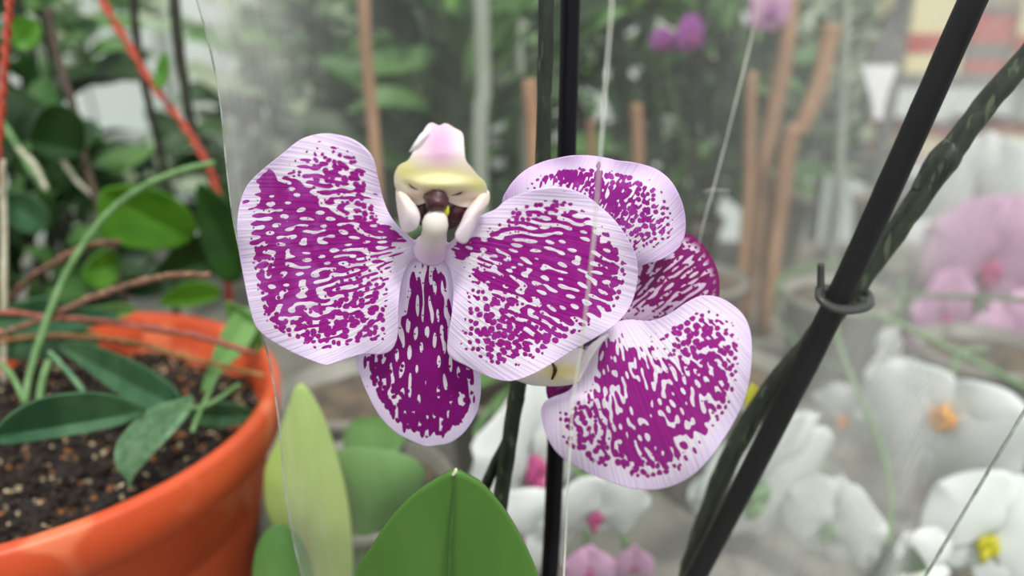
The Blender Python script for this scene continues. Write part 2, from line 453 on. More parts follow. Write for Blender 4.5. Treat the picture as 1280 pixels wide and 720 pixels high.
bench = thing('growing_bench', 'wide grey growing bench that all the orchid pots stand on', 'bench', (0, .7, 0))
V, Fc = box((0, .49, BENCH-.015), (1.35, .58, .015)); mesh_obj('bench_top', V, Fc, M_bench, bench, smooth=False)
for sx in (-1, 1):
    for y in (0, 1.03):
        V, Fc = box((sx*1.25, y, (BENCH-.03)/2), (.025, .025, (BENCH-.03)/2-.0004)); mesh_obj('leg', V, Fc, M_frame, bench, smooth=False)

# ================================================================== the spotted moth orchid
POTC = WY(682, 1141, .2); POTC.z = BENCH
orch = thing('moth_orchid', 'purple spotted white moth orchid inside the clear plastic sleeve', 'orchid', POTC)
V, Fc = lathe([(0, .001), (.044, .001), (.046, .004), (.054, .066), (.0575, .068), (.0575, .074), (.054, .074), (.052, .06), (.0, .06)], POTC, 48)
mesh_obj('pot', V, Fc, M_darkpot, orch)
mesh_obj('bark', *ball(POTC+Vector((0, 0, .062)), .052, .052, .009, 32, 10, .4, 2), M_bark, orch)

# stems
spA = mesh_obj('stem', *tube([WY(683, -60, .235), WY(681, 100, .235), WY(676, 260, .232), WY(664, 400, .228), WY(648, 480, .225), WY(634, 570, .222), WY(622, 660, .22), WY(618, 800, .215), WY(640, 960, .205)], [.0022, .0023, .0025, .0027, .0028], 70, 12, .12), M_spike, orch)
mesh_obj('stem', *tube([WY(650, 496, .224), WY(636, 545, .224), WY(612, 596, .226), WY(590, 660, .228), WY(590, 800, .222), WY(625, 950, .21)], [.0016, .0018, .0021, .0023], 40, 12, .12), M_spike, orch)
mesh_obj('stem', *tube([WY(1340, 0, .240), WY(1283, 72, .240), WY(1225, 140, .240), WY(1178, 205, .2395), WY(1112, 300, .2395), WY(1062, 368, .2405), WY(1010, 432, .2420), WY(955, 500, .2430), WY(905, 590, .2425), WY(868, 690, .2400), WY(840, 790, .2350), WY(770, 1000, .228)],
         [.0031, .0032, .0034, .0038, .0034, .0034, .0034, .0035, .0035, .0033, .0031, .003], 110, 14, .14, 3), M_spike, orch)
# swollen node with its bract on the green stem
nd = WY(1172, 212, .2435)
V, Fc = tube([WY(1194, 180, .2397), WY(1180, 200, .2395), WY(1168, 216, .2395), WY(1150, 242, .2395)], [.0033, .0046, .0043, .0032], 14, 12, .1)
mesh_obj('node', V, Fc, M_spike, orch)

# front leaf
def Yleaf(x, y, r):
    t = (y-590)/400
    return .158+.022*t-.004*math.cos((x-585)/90)*0+abs(x-(568+t*10))/100*.004*(1 if x > 568 else 1.6)
lf = sheet('leaf', [(568, 588), (545, 599), (518, 617), (490, 646), (466, 680), (445, 716), (432, 770), (440, 850), (480, 930), (560, 990), (600, 985), (660, 930), (694, 850), (690, 770), (672, 716), (652, 672), (630, 636), (604, 606), (584, 594)], (570, 780), Yleaf, M_leaf, orch, 120, 30, solid=.0014)
V, Fc = tube([WY(569, 591, .1575), WY(566, 640, .1588), WY(562, 700, .1615), WY(562, 800, .167), WY(570, 960, .1765)], [.0002, .0005, .0007, .0009], 30, 8)
mesh_obj('leaf_rib', V, Fc, M_rib, lf)
mesh_obj('leaf_tip', *tube([WY(566, 594, .157), WY(569, 590, .157), WY(570, 586, .157)], [.0003, .0004, .0003], 8, 8), M_straw, lf)
# ---- front flower
FC = WY(534, 306, .19)
fl = mesh_obj('orchid_flower', *tube([FC+Vector((0, .001, 0)), WY(548, 318, .199), WY(590, 340, .212), WY(640, 372, .222), WY(668, 400, .2275)], [.0022, .002, .0016, .0016], 20, 10), M_spike, orch)
fl['label'] = 'front flower, facing the viewer with its lip upward'
edge0 = lambda x, y: 0
def YL(x, y, r):
    t = (530-x)/230
    return .1895+.013*t*t+.002*math.sin((y-300)/55)*t - .0035*math.sin(math.pi*min(1, max(0, t)))+.0014*math.sin(math.atan2(y-310, x-400)*7)*r**6
left_out = [(530, 312), (516, 300), (500, 286), (488, 270), (478, 247), (473, 225), (467, 200), (455, 184), (438, 173), (420, 168), (405, 167), (388, 170), (372, 177), (352, 193), (332, 209), (312, 229), (302, 250), (297, 278), (299, 310), (306, 350), (313, 385), (321, 408), (338, 424), (368, 441), (394, 452), (411, 456), (436, 447), (456, 442), (478, 442), (491, 435), (497, 418), (498, 385), (502, 350), (512, 328)]
d1L = field([(1.3, 346, 236, 12, 34, -33), (.72, 372, 285, 62, 42, 8), (.62, 450, 292, 60, 22, 12), (.55, 335, 330, 36, 42, 0), (.5, 360, 385, 45, 32, 20), (.5, 400, 335, 50, 30, -5), (.3, 440, 235, 32, 24, 0), (.4, 400, 225, 34, 22, 0), (.35, 425, 375, 40, 35, 0), (-.3, 362, 212, 8, 30, -35), (-.3, 400, 185, 50, 16), (-.25, 470, 420, 40, 40)], .06, 9, 24, .72, [(345, 238, 32, 12, 52), (385, 250, 26, 9, 55), (478, 290, 34, 8, 10), (440, 302, 40, 6, 4), (390, 310, 40, 5, -4), (360, 350, 30, 5, -10), (415, 325, 40, 4, -8)])
d2L = field([(.4, 420, 215, 50, 28), (.42, 455, 385, 42, 50), (.36, 390, 410, 60, 25), (.35, 460, 255, 30, 30), (.3, 330, 350, 30, 60)], .06, 7, 17, .5)
sheet('petal', left_out, (405, 315), YL, M_petal, fl, 420, 96, (535, 300), d1L, d2L, (17, 8.4), lambda x, y: 1 if x < 400 else .4)
def YR(x, y, r):
    t = (x-535)/260
    return .1895+.005*t*t+.0015*math.sin((y-300)/60)*t-.004*math.sin(math.pi*min(1, max(0, t)))+.0014*math.sin(math.atan2(y-350, x-680)*6+1)*r**6
right_out = [(548, 312), (562, 304), (574, 292), (588, 279), (605, 268), (620, 261), (632, 251), (652, 242), (674, 236), (700, 234), (726, 241), (746, 255), (768, 275), (784, 297), (794, 318), (797, 340), (793, 366), (784, 388), (768, 406), (745, 421), (718, 436), (693, 452), (665, 468), (640, 476), (618, 473), (598, 465), (582, 456), (566, 448), (559, 437), (561, 415), (565, 390), (567, 360), (562, 335)]
d1R = field([(.8, 600, 306, 34, 11, 8), (.7, 690, 335, 75, 45, 8), (.5, 720, 290, 45, 30, 10), (.45, 745, 375, 34, 34, 0), (.5, 690, 400, 62, 28, -8), (.4, 612, 272, 26, 12, -20), (.32, 640, 285, 34, 22, 0), (.42, 625, 345, 34, 26, 0), (.75, 577, 314, 11, 9, 0), (.3, 770, 330, 20, 36, 0), (-.45, 598, 392, 25, 60, 0), (-.3, 588, 338, 16, 20, 0)], .04, 12, 28, .72, [(577, 314, 10, 8, 0), (605, 305, 40, 6, 8), (680, 320, 45, 6, 8), (700, 345, 45, 6, 10), (715, 300, 28, 8, 20), (690, 372, 40, 6, 10), (720, 390, 34, 6, -5), (616, 350, 24, 7, 25)])
d2R = field([(.42, 615, 400, 40, 60), (.42, 645, 262, 45, 22), (.4, 690, 425, 70, 28), (.38, 770, 340, 26, 70), (.3, 720, 250, 50, 16)], .04, 8, 18, .5)
sheet('petal', right_out, (680, 350), YR, M_petal, fl, 420, 96, (530, 300), d1R, d2R, (17, 8.2), lambda x, y: .35, extra=40)
# dorsal sepal, hanging down
def YS(x, y, r):
    t = (y-315)/240
    return .191+.010*min(t, .5)*1.2-.004*math.sin(math.pi*max(0, min(1, t)))+abs(x-535)/70*.0015 + (.0012 if y > 400 else 0)*0
sep_out = [(533, 314), (518, 319), (506, 330), (501, 350), (494, 385), (478, 415), (452, 438), (445, 448), (449, 464), (459, 490), (474, 518), (494, 539), (516, 551), (532, 557), (546, 556), (562, 553), (579, 541), (593, 521), (600, 499), (601, 470), (597, 440), (584, 405), (570, 365), (564, 338), (552, 320)]
d1S = field([(1.05, 532, 470, 42, 62, 0), (.5, 505, 455, 46, 30, 20), (.45, 570, 480, 30, 45, 0), (.5, 532, 370, 24, 52, 0), (.3, 530, 520, 50, 16, 0)], .12, 5, 14, .8, [(534, 470, 22, 50, 0), (516, 380, 4, 40, 3), (533, 385, 4, 50, 0), (549, 375, 4, 40, -3)])
d2S = field([(.42, 535, 520, 70, 34), (.34, 470, 460, 30, 40), (.4, 590, 490, 20, 50)], .12, 5, 12, .5)
def d1S2(x, y, e):
    return np.where(y < 338, -.2, d1S(x, y, e)*np.clip((y-334)/14, 0, 1))
sheet('sepal', sep_out, (528, 450), YS, M_sepal, fl, 380, 90, (533, 230), d1S2, d2S, (27, 6.8), lambda x, y: .2, extra=80)

# column and lip
def tcol(stops):
    def f(t):
        t = max(0, min(1, t)); x = t*(len(stops)-1); i = min(int(x), len(stops)-2); k = x-i
        return tuple(a+(b-a)*k for a, b in zip(stops[i], stops[i+1]))
    return f
def tinted(name, VF, colf, parent, mat=None):
    V, Fc = VF
    return mesh_obj(name, V, Fc, mat or M_lip, parent, attrs={'tint': ('FLOAT_COLOR', [lin(colf(q)) for q in V])})
cc = tcol([(226, 194, 230), (240, 226, 230), (240, 232, 222), (240, 232, 224)])
top = WY(544, 270, .176); bot = WY(540, 316, .189)
tinted('column', tube([WY(538, 312, .1895), WY(541, 304, .1865), WY(543, 290, .181), WY(544, 280, .1775), WY(545, 271, .1775), WY(545, 266, .1785)], [.0044, .0034, .0029, .0030, .0026, .0009], 30, 20), lambda q: cc((q.z-bot.z)/(top.z-bot.z)), fl)
# lilac shoulders at the base of the column
tinted('column_base', ball(WY(534, 313, .1915), .0072, .0028, .0030, 24, 12), lambda q: (222, 190, 230), fl)
def lipc(x, y):
    pink = (214, 168, 204); cream = (238, 226, 222); yel = (246, 240, 168); pe = (240, 214, 196)
    def mx(a, b, k): k = max(0, min(1, k)); return tuple(i+(j-i)*k for i, j in zip(a, b))
    c = mx(cream, pink, 1.1*G(x, y, 551, 185, 20, 34))
    c = mx(c, yel, 1.0*G(x, y, 550, 222, 46, 17)+.9*G(x, y, 508, 212, 14, 12)+.9*G(x, y, 596, 230, 12, 10))
    c = mx(c, pe, 1.0*G(x, y, 520, 243, 14, 9)+1.0*G(x, y, 580, 247, 14, 10))
    return c
lip_out = [(540, 154), (533, 159), (526, 172), (518, 188), (511, 200), (500, 206), (494, 217), (494, 230), (499, 242), (508, 249), (522, 256), (540, 250), (556, 250), (572, 257), (590, 259), (602, 252), (608, 240), (606, 228), (598, 220), (590, 210), (582, 200), (580, 186), (578, 168), (568, 161), (557, 155), (549, 158)]
def Ylip(x, y, r):
    t = (250-y)/95
    z = .1805-.0035*math.sin(math.pi*max(0, min(1, t))) + .004*max(0, t-.6)
    z += ((x-550)/55)**2*.0022
    z -= .0024*G(x, y, 550, 231, 34, 9)
    z += .0018*G(x, y, 516, 233, 9, 3.5, 25)+.0018*G(x, y, 573, 241, 10, 3.5, -12)
    return z
sheet('lip', lip_out, (550, 215), Ylip, M_lip, fl, 110, 34, solid=.0007, tint=lipc)
# slits either side of the yellow ridge
for pts in ([(510, 227), (516, 233), (526, 238)], [(562, 244), (572, 242), (580, 237)]):
    mesh_obj('lip_slit', *tube([WY(x, y, Ylip(x, y, 0)-.0004) for x, y in pts], [.0001, .0005, .0001], 10, 8), surf('slit_brown', (96, 66, 46), (80, 54, 40), 300, .6) if not bpy.data.materials.get('slit_brown') else bpy.data.materials['slit_brown'], fl)
mesh_obj('lip_curl', *tube([WY(538, 161, .179), WY(528, 170, .1775), WY(519, 182, .1775), WY(512, 190, .179)], [.0002, .0006, .0005, .0001], 14, 8, flat=.5), M_tagw, fl)
# drooping side lobes
sideL = [(497, 236), (506, 243), (514, 252), (521, 262), (524, 272), (521, 284), (512, 289), (505, 289), (501, 275), (498, 258)]
sideR = [(608, 238), (610, 250), (603, 262), (595, 276), (588, 292), (581, 303), (572, 301), (570, 294), (577, 280), (583, 266), (592, 254)]
wl = lambda x, y: tuple(a+(b-a)*max(0, min(1, (y-240)/40)) for a, b in zip((242, 230, 210), (240, 226, 238)))
sheet('side_lobe', sideL, (510, 264), lambda x, y, r: .1785+(521-x)/30*.004-.002*(1-r*r), M_lip, fl, 60, 14, solid=.0008, tint=wl)
sheet('side_lobe', sideR, (590, 270), lambda x, y, r: .1785+(x-575)/35*.004-.002*(1-r*r), M_lip, fl, 60, 14, solid=.0008, tint=wl)
V, Fc = join([ball(WY(545, 251, .177), .0029, .0022, .0026, 20, 12, .25, 1), ball(WY(528, 264, .1825), .0026, .002, .0026, 16, 10, .3, 2), ball(WY(571, 265, .1825), .0026, .002, .0026, 16, 10, .3, 3), ball(WY(548, 268, .186), .0060, .0016, .0042, 16, 10, .2, 4)])
mesh_obj('throat', V, Fc, M_dark, fl)
mesh_obj('throat_callus', *ball(WY(558, 263, .1775), .0008, .0008, .0013, 12, 8, .3), M_yel, fl)

# ---- second flower, behind to the right
f2 = mesh_obj('orchid_flower', *tube([WY(742, 408, .203), WY(735, 420, .206), WY(715, 435, .216), WY(690, 425, .224), WY(668, 405, .2285)], [.0028, .0024, .0018, .0016], 20, 10), M_spike, orch)
f2['label'] = 'rear flower, turned away to the right'
def YU(x, y, r): return .202+(x-640)/215*.004-.003*(1-r*r)+.0012*math.sin(math.atan2(y-265, x-750)*7)*r**6
up_out = [(628, 262), (636, 234), (655, 214), (680, 202), (705, 196), (728, 194), (753, 197), (775, 201), (797, 204), (820, 212), (837, 225), (848, 242), (855, 263), (856, 288), (849, 308), (831, 322), (806, 330), (780, 338), (740, 345), (700, 340), (655, 310)]
d1U = field([(.85, 716, 222, 22, 12, 10), (.7, 748, 232, 8, 30, 5), (.6, 775, 245, 26, 22, -30), (.45, 735, 260, 30, 26), (.35, 790, 270, 30, 18, 0), (.3, 665, 228, 16, 6)], -.1, 13, 26, .66, [(715, 222, 16, 8, 10), (748, 235, 5, 26, 0), (768, 245, 6, 24, 30)])
d2U = field([(.36, 780, 245, 62, 45), (.36, 750, 210, 60, 14), (.3, 690, 222, 40, 14), (.3, 800, 285, 45, 26)], .05, 8, 18, .44)
sheet('petal', up_out, (755, 268), YU, M_petal_up, f2, 340, 76, (712, 335), d1U, d2U, (14, 5.5), lambda x, y: .8, extra=120)
def YM(x, y, r): return .2125-.002*(1-r*r)+(x-780)/120*.003
mag_out = [(770, 345), (800, 315), (832, 298), (858, 292), (876, 303), (888, 320), (897, 340), (899, 360), (896, 380), (880, 398), (850, 408), (815, 412), (780, 410), (765, 400)]
d1M = lambda x, y, e: .5+.12*G(x, y, 850, 350, 50, 40)-.9*G(x, y, 800, 392, 34, 9)
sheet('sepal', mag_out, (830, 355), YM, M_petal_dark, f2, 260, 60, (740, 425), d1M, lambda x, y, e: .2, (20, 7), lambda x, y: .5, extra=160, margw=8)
def YB(x, y, r):
    return .2065-.0045*(1-r*r)+((x-800)/130)**2*.002+.0013*math.sin(math.atan2(y-490, x-810)*6)*r**6
low_out = [(735, 425), (758, 408), (783, 400), (812, 401), (836, 393), (857, 379), (876, 370), (896, 371), (915, 381), (930, 396), (938, 418), (939, 449), (935, 480), (926, 508), (911, 537), (892, 565), (872, 588), (849, 603), (822, 611), (790, 610), (759, 600), (732, 589), (705, 573), (688, 554), (679, 530), (677, 510), (686, 499), (712, 488), (724, 466), (730, 445)]
d1B = field([(.95, 759, 452, 13, 24, 0), (.7, 790, 446, 9, 8), (.8, 800, 490, 30, 34, 50), (.7, 822, 545, 38, 42, 50), (.6, 860, 490, 34, 44, 40), (.5, 775, 540, 34, 34, 0), (.4, 880, 455, 28, 26), (.45, 740, 510, 22, 24), (.35, 740, 470, 10, 20), (-.3, 835, 425, 30, 20), (-.5, 758, 505, 10, 10), (-.3, 690, 530, 20, 40)], .0, 14, 30, .74, [(759, 448, 9, 20, 5), (761, 474, 12, 9, 0), (790, 444, 9, 8, 0), (779, 460, 7, 9, 0), (806, 462, 7, 16, -40), (802, 500, 14, 34, -25), (822, 540, 16, 34, -20), (852, 500, 8, 34, -38), (785, 560, 9, 24, -30), (872, 520, 8, 20, -20)])
d2B = field([(.44, 875, 430, 42, 42), (.44, 725, 530, 30, 44), (.42, 815, 590, 80, 20), (.42, 905, 490, 22, 60), (.35, 750, 570, 50, 20), (.3, 850, 410, 30, 20)], .0, 8, 18, .48)
sheet('sepal', low_out, (808, 495), YB, M_petal, f2, 420, 96, (765, 385), d1B, d2B, (16, 8.4), lambda x, y: .1, extra=200)
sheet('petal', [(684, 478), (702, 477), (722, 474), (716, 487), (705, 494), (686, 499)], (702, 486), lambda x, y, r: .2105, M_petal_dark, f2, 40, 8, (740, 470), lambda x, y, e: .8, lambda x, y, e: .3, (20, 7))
l2 = lambda x, y: (lambda k: tuple(a+(b-a)*k for a, b in zip((238, 230, 232), (236, 222, 160))))(min(1, 1.2*G(x, y, 700, 464, 26, 10)))
sheet('lip', [(640, 470), (655, 462), (675, 452), (690, 449), (706, 440), (726, 436), (736, 446), (731, 462), (722, 476), (706, 480), (688, 481), (662, 479)], (694, 465), lambda x, y, r: .2015-.003*(1-r*r), M_lip, f2, 60, 14, solid=.001, tint=l2)
mesh_obj('side_lobe', *tube([WY(722, 478, .2005), WY(730, 455, .1995), WY(742, 434, .1995), (WY(760, 418, .2015))], [.0003, .0011, .0012, .0003], 20, 10, flat=.5), M_lipw, f2)
mesh_obj('throat', *tube([WY(689, 452, .198), WY(694, 462, .1975), WY(690, 474, .1985)], [.0002, .0006, .0003], 12, 8), M_dark, f2)

# ================================================================== stakes and clip
def stake(pts, r, label, mat=M_stake, name='support_stake', cat='stake', group=None, bump_=.04):
    o = mesh_obj(name, *tube(pts, r, 60, 14, bump_), mat); tag(o, label, cat, group); return o
stake([WY(714, -60, .243), WY(711, 100, .242), WY(705, 300, .240), WY(697, 500, .236), WY(688, 700, .231), WY(672, 900, .216), Vector((.010, .213, BENCH+.0830))], [.0029, .0029, .0031, .0032], 'straight black stake rising behind the centre of the spotted flowers')
stake([WY(1262, -100, .226), WY(1216, 0, .227), WY(1120, 215, .229), WY(1046, 376, .231), WY(964, 540, .231), WY(872, 716, .228), WY(800, 850, .219), Vector((.033, .208, BENCH+.0775))], [.0038, .0038, .0039, .0037, .0036], 'black stake slanting up to the right, tied to the green stem')
clip = thing('support_clip', 'small dark green clip tying the slanting stake to the stem', 'clip', WY(1050, 375, .235))
mesh_obj('ring', *tube([WY(1024, 362, .229), WY(1026, 374, .2245), WY(1040, 384, .2235), (WY(1060, 387, .2245)), WY(1080, 383, .229), WY(1088, 374, .236), WY(1078, 366, .2462), WY(1050, 362, .2480), WY(1028, 362, .24), WY(1024, 364, .231)], [.0012, .0012], 50, 10, flat=1.6), M_clip, clip)
mesh_obj('tab', *tube([WY(1026, 330, .2285), WY(1026, 350, .2285), WY(1026, 368, .228)], [.0010, .0011, .0012], 12, 10), M_clip, clip)
mesh_obj('knob', *ball(WY(1080, 378, .232), .0017, .0035, .0018), M_clip, clip)

# ================================================================== plastic sleeve
SEAM = [(-260, 778), (0, 765), (170, 752), (300, 742), (425, 728), (500, 716), (600, 710), (740, 704), (1128, 690)]
def sil(py): return 245+.1875*py+6*math.sin(py/60), 1590-.6*py
def seam_px(py):
    for (a, x), (b, y) in zip(SEAM, SEAM[1:]):
        if py <= b: return x+(y-x)*(py-a)/(b-a)
    return SEAM[-1][1]
YC = .205
def front_pt(s_, py):
    """front film: a nearly flat panel from its free edge at the seam round to the right fold"""
    A = WY(seam_px(py), py, .148-.012*max(0, (py-700)/430)); B = WY(sil(py)[1], py, YC)
    k = max(0, min(1, (py-760)/368))
    bl = (.003+.022*k)*math.sin(math.pi*s_)
    w = .0012*noise.noise(Vector((s_*6, py/190, 2)))*math.sin(math.pi*s_)
    return A.lerp(B, s_)+Vector((bl, -bl+w, 0))
sl = thing('plastic_sleeve', 'clear cellophane sleeve wrapped around the spotted orchid', 'plastic wrap', POTC)
def grid(name, fn, mat, hz, rows=70, cols=90, y0=-260, y1=1128):
    V, A, H = [], [], []
    for i in range(rows+1):
        py = y0+(y1-y0)*i/rows
        for j in range(cols+1):
            q = fn(j/cols, py); q.z = max(q.z, BENCH+.0008); V.append(q); A.append((j/cols*10+(7 if 'back' in name else 0), py/420+j/cols*2, 0)); H.append(hz(j/cols, py))
    Fc = [(i*(cols+1)+j, i*(cols+1)+j+1, (i+1)*(cols+1)+j+1, (i+1)*(cols+1)+j) for i in range(rows) for j in range(cols)]
    return mesh_obj(name, V, Fc, mat, sl, attrs={'along': ('FLOAT_VECTOR', A), 'milk': ('FLOAT', H)})
def back_pt(t_, py):
    xl, xr = sil(py); k = min(1, max(0, (1128-py)/1100)); b = .064+.004*k; t = math.pi*t_
    cx = -math.cos(t); sy = math.sin(t); cx = math.copysign(abs(cx)**.85, cx); sy = sy**.8
    mid = WY((xl+xr)/2+(xr-xl)/2*cx, py, YC)
    return Vector((mid.x, YC+b*sy+.0016*noise.noise(Vector((cx*7, py/170, 5)))*sy, mid.z))
grid('front_panel', front_pt, M_filmf, lambda s_, y: .25+.45*s_+26*math.exp(-((seam_px(y)+(sil(y)[1]-seam_px(y))*s_-1090-.02*(y-600))/24)**2)*max(0, min(1, (y-430)/80)))  # bright streak along the film fold put in as a milky band
grid('back_panel', back_pt, M_filmb, lambda t, y: .22+1.15*math.exp(-(t/.15)**2)*(1-.72*max(0, min(1, (y-330)/120)))+1.0*math.exp(-((t-.8)/.17)**2), cols=120)  # milkier by the left edge and towards the right
def onfront(px, py, off=-.0004):
    lo, hi = 0, 1
    for _ in range(30):
        md = (lo+hi)/2; P = front_pt(md, py); d = P.y*CS-(P.z-CAMZ)*SN
        if 640+F*P.x/d < px: lo = md
        else: hi = md
    return front_pt(lo, py)+Vector((0, off, 0))
mesh_obj('seam', *tube([front_pt(0, y) for y in range(-240, 1110, 30)], [.00018, .00022, .0002, .0002], 120, 8, .5), M_edge, sl)
mesh_obj('crease', *tube([onfront(x, y) for x, y in [(952, -20), (940, 40), (918, 130), (896, 215), (880, 272), (872, 306)]], [.00012, .00014, .0001, .00003], 50, 8, .6), M_edge, sl)
mesh_obj('hair', *tube([onfront(x, y) for x, y in [(880, 237), (890, 234), (903, 235), (912, 234)]], .00006, 12, 6), M_edge, sl)
# edge folds of the film down both sides
mesh_obj('edge_fold', *tube([WY(sil(y)[0]+1, y, .205) for y in range(-240, 1100, 45)], .00022, 90, 8, .6), surf('film_fold', (168, 176, 166), (128, 136, 126), 200, .2, b=.1), sl)
mesh_obj('edge_fold', *tube([WY(sil(y)[1]-1, y, .205) for y in range(-240, 1100, 45)], .0005, 90, 8, .4), bpy.data.materials['film_fold'], sl)

# ================================================================== orange pot with soil
PC = Vector((-.22, .315, CAMZ-.17)); PZ = BENCH-PC.z
pot = thing('flower_pot', 'orange plastic flower pot filled with dark soil at left', 'pot', (PC.x, PC.y, BENCH))
R = .1135
prof = [(0, PZ+.0006), (.082, PZ+.0006), (.085, PZ+.0035), (.1005, -.052), (.1025, -.048), (.1028, -.0478), (.1035, -.025), (.1045, -.0235), (R-.004, -.0225), (R-.002, -.021), (R, -.002), (R-.0015, 0), (R-.0055, .0), (R-.0075, -.002), (R-.0095, -.03), (R-.016, -.04), (.078, -.14), (0, -.14)]
mesh_obj('pot_body', *lathe(prof, PC, 120), M_pot, pot)
# soil surface
V, Fc = [], []; ns, ms = 90, 26
V.append(PC+Vector((0, 0, -.022)))
for i in range(1, ms+1):
    for j in range(ns):
        a = 2*math.pi*j/ns; r = (R-.0105)*i/ms; q = Vector((r*math.cos(a), r*math.sin(a), 0))
        V.append(PC+q+Vector((0, 0, -.022+.006*noise.noise(q*40)+.0035*noise.noise(q*190))))
Fc = [(0, 1+j, 1+(j+1) % ns) for j in range(ns)]+[(1+i*ns+j, 1+(i+1)*ns+j, 1+(i+1)*ns+(j+1) % ns, 1+i*ns+(j+1) % ns) for i in range(ms-1) for j in range(ns)]
mesh_obj('soil', V, Fc, M_soil, pot)
def grains(name, n, mat, r0, r1, seed):
    rnd = random.Random(seed); ps = []
    for k in range(n):
        a = rnd.uniform(0, 6.283); r = (R-.014)*math.sqrt(rnd.random()); s = rnd.uniform(r0, r1)
        q = Vector((r*math.cos(a), r*math.sin(a), 0))
        ps.append(ball(PC+q+Vector((0, 0, -.021+.006*noise.noise(q*40)+s*.3)), s, s*rnd.uniform(.6, 1.2), s*rnd.uniform(.5, .9), 7, 5, .6, k))
    V, Fc = join(ps); o = mesh_obj(name, V, Fc, mat, pot, smooth=False); o['kind'] = 'stuff'
grains('soil_crumbs', 1500, M_clod, .0009, .0028, 1); grains('perlite_grains', 110, M_perl, .0006, .0013, 2); grains('bark_crumbs', 170, M_chip, .0008, .002, 3)

# leafy plant in the pot
def onsoil(px, py): 
    u = (px-640)/F; v = (360-py)/F; d = (-.17-.022)/(-SN+v*CS); return Vector((u*d, d*(CS+v*SN), CAMZ-.192))
pp = thing('potted_plant', 'low plant with dark green pointed leaves growing in the orange pot', 'plant', onsoil(245, 505))
def pleaf(out, c, Yf, mat, lab=None):
    o = sheet('leaf', out, c, Yf, mat, pp, 70, 18, solid=.0007)
    if lab: o['label'] = lab
    return o
def plane(px0, py0, Y0, px1, py1, Y1, cup=.004):
    """depth running from one image point to another with a shallow trough"""
    dx, dy = px1-px0, py1-py0; L2 = dx*dx+dy*dy
    def f(x, y, r):
        t = ((x-px0)*dx+(y-py0)*dy)/L2; w = ((x-px0)*-dy+(y-py0)*dx)/math.sqrt(L2)
        return Y0+(Y1-Y0)*t-cup*(abs(w)/30)+cup*.4*math.sin(t*5)
    return f
pleaf([(-12, 548), (10, 520), (45, 500), (85, 492), (130, 492), (165, 502), (182, 514), (155, 530), (115, 540), (60, 549), (20, 555), (-8, 555)], (80, 522), plane(0, 545, .255, 180, 514, .285), M_potl)
pleaf([(72, 432), (100, 427), (140, 440), (180, 458), (210, 478), (226, 500), (205, 514), (178, 512), (150, 494), (120, 472), (92, 450)], (150, 470), plane(75, 432, .335, 220, 508, .30), M_potl)
pleaf([(240, 494), (222, 500), (200, 506), (178, 518), (156, 540), (144, 562), (146, 585), (158, 600), (161, 612), (166, 596), (180, 580), (198, 560), (222, 535), (238, 512)], (188, 540), plane(240, 500, .30, 160, 610, .268), M_potl2, 'paler mottled leaf bending down')
pleaf([(236, 516), (258, 506), (282, 503), (306, 508), (316, 519), (298, 530), (270, 535), (245, 530)], (276, 519), plane(240, 520, .31, 330, 520, .325), M_potl)
pleaf([(252, 488), (262, 455), (275, 420), (292, 392), (310, 384), (322, 392), (320, 415), (304, 440), (280, 462), (262, 486)], (292, 425), plane(255, 488, .325, 315, 388, .37), M_leafmid)
pleaf([(-10, 400), (20, 380), (60, 372), (110, 385), (150, 392), (120, 408), (70, 418), (20, 420)], (60, 397), plane(0, 400, .36, 150, 390, .375), M_potl)
pleaf([(-12, 432), (20, 408), (60, 402), (100, 410), (128, 424), (100, 440), (60, 448), (10, 450)], (58, 427), plane(-10, 432, .372, 128, 424, .385), M_potl)
pleaf([(60, 402), (100, 388), (150, 380), (172, 388), (140, 402), (100, 412)], (115, 396), plane(60, 402, .40, 172, 388, .41), M_leafmid)
pleaf([(282, 378), (300, 384), (322, 400), (330, 430), (318, 440), (300, 420), (285, 400)], (305, 410), plane(285, 380, .36, 325, 435, .365), M_leafmid)
for pts, r, mt in (([(30, 505), (42, 450), (66, 380), (92, 325), (130, 272), (175, 236), (225, 214), (268, 204)], .0016, M_stemg),
                   ([(240, 540), (252, 510), (262, 490), (270, 470)], .0011, M_stemg), ([(210, 505), (236, 510), (262, 505), (300, 480)], .0011, M_stemg),
                   ([(0, 455), (15, 470), (30, 500)], .0013, M_stemg), ([(62, 440), (85, 465), (105, 490)], .0012, M_potl2), ([(48, 530), (52, 480), (62, 450)], .0016, M_stemg)):
    mesh_obj('stem', *tube([WY(x, y, .30+(500-y)*.00022) for x, y in pts], r, 40, 8, .15), mt, pp)

# dry twigs lying over the pot
for k, (pts, r, mt, lab) in enumerate([
    ([(-110, 492), (-60, 458), (-10, 424), (50, 400), (110, 375), (165, 355), (215, 345), (262, 343)], .0015, M_twig, 'dry brown twig rising from left to its frayed end above the pot'),
    ([(-130, 500), (-70, 425), (-10, 392), (60, 396), (130, 402), (200, 412), (260, 424), (318, 442)], .0014, M_twigr, 'reddish twig lying across the back of the orange pot'),
    ([(-90, 482), (-50, 446), (-10, 428), (60, 420), (130, 424), (180, 432), (240, 448), (330, 470)], .0013, M_twigo, 'straw coloured twig with small nodes, lowest across the pot'),
    ([(-50, 410), (-5, 398), (20, 365), (45, 342), (80, 322), (115, 306), (150, 302)], .0016, M_twig, 'grey brown twig arching behind the curved green stem')]):
    o = mesh_obj('dry_twig', *tube([WY(x, y, .345-.035*i/(len(pts)-1)+.008*k+(.022 if k == 3 else 0)) for i, (x, y) in enumerate(pts)], [r, r*.9, r*1.1, r*.8], 60, 8, .6, k), mt)
    tag(o, lab, 'twig', 'dry twigs over the orange pot')

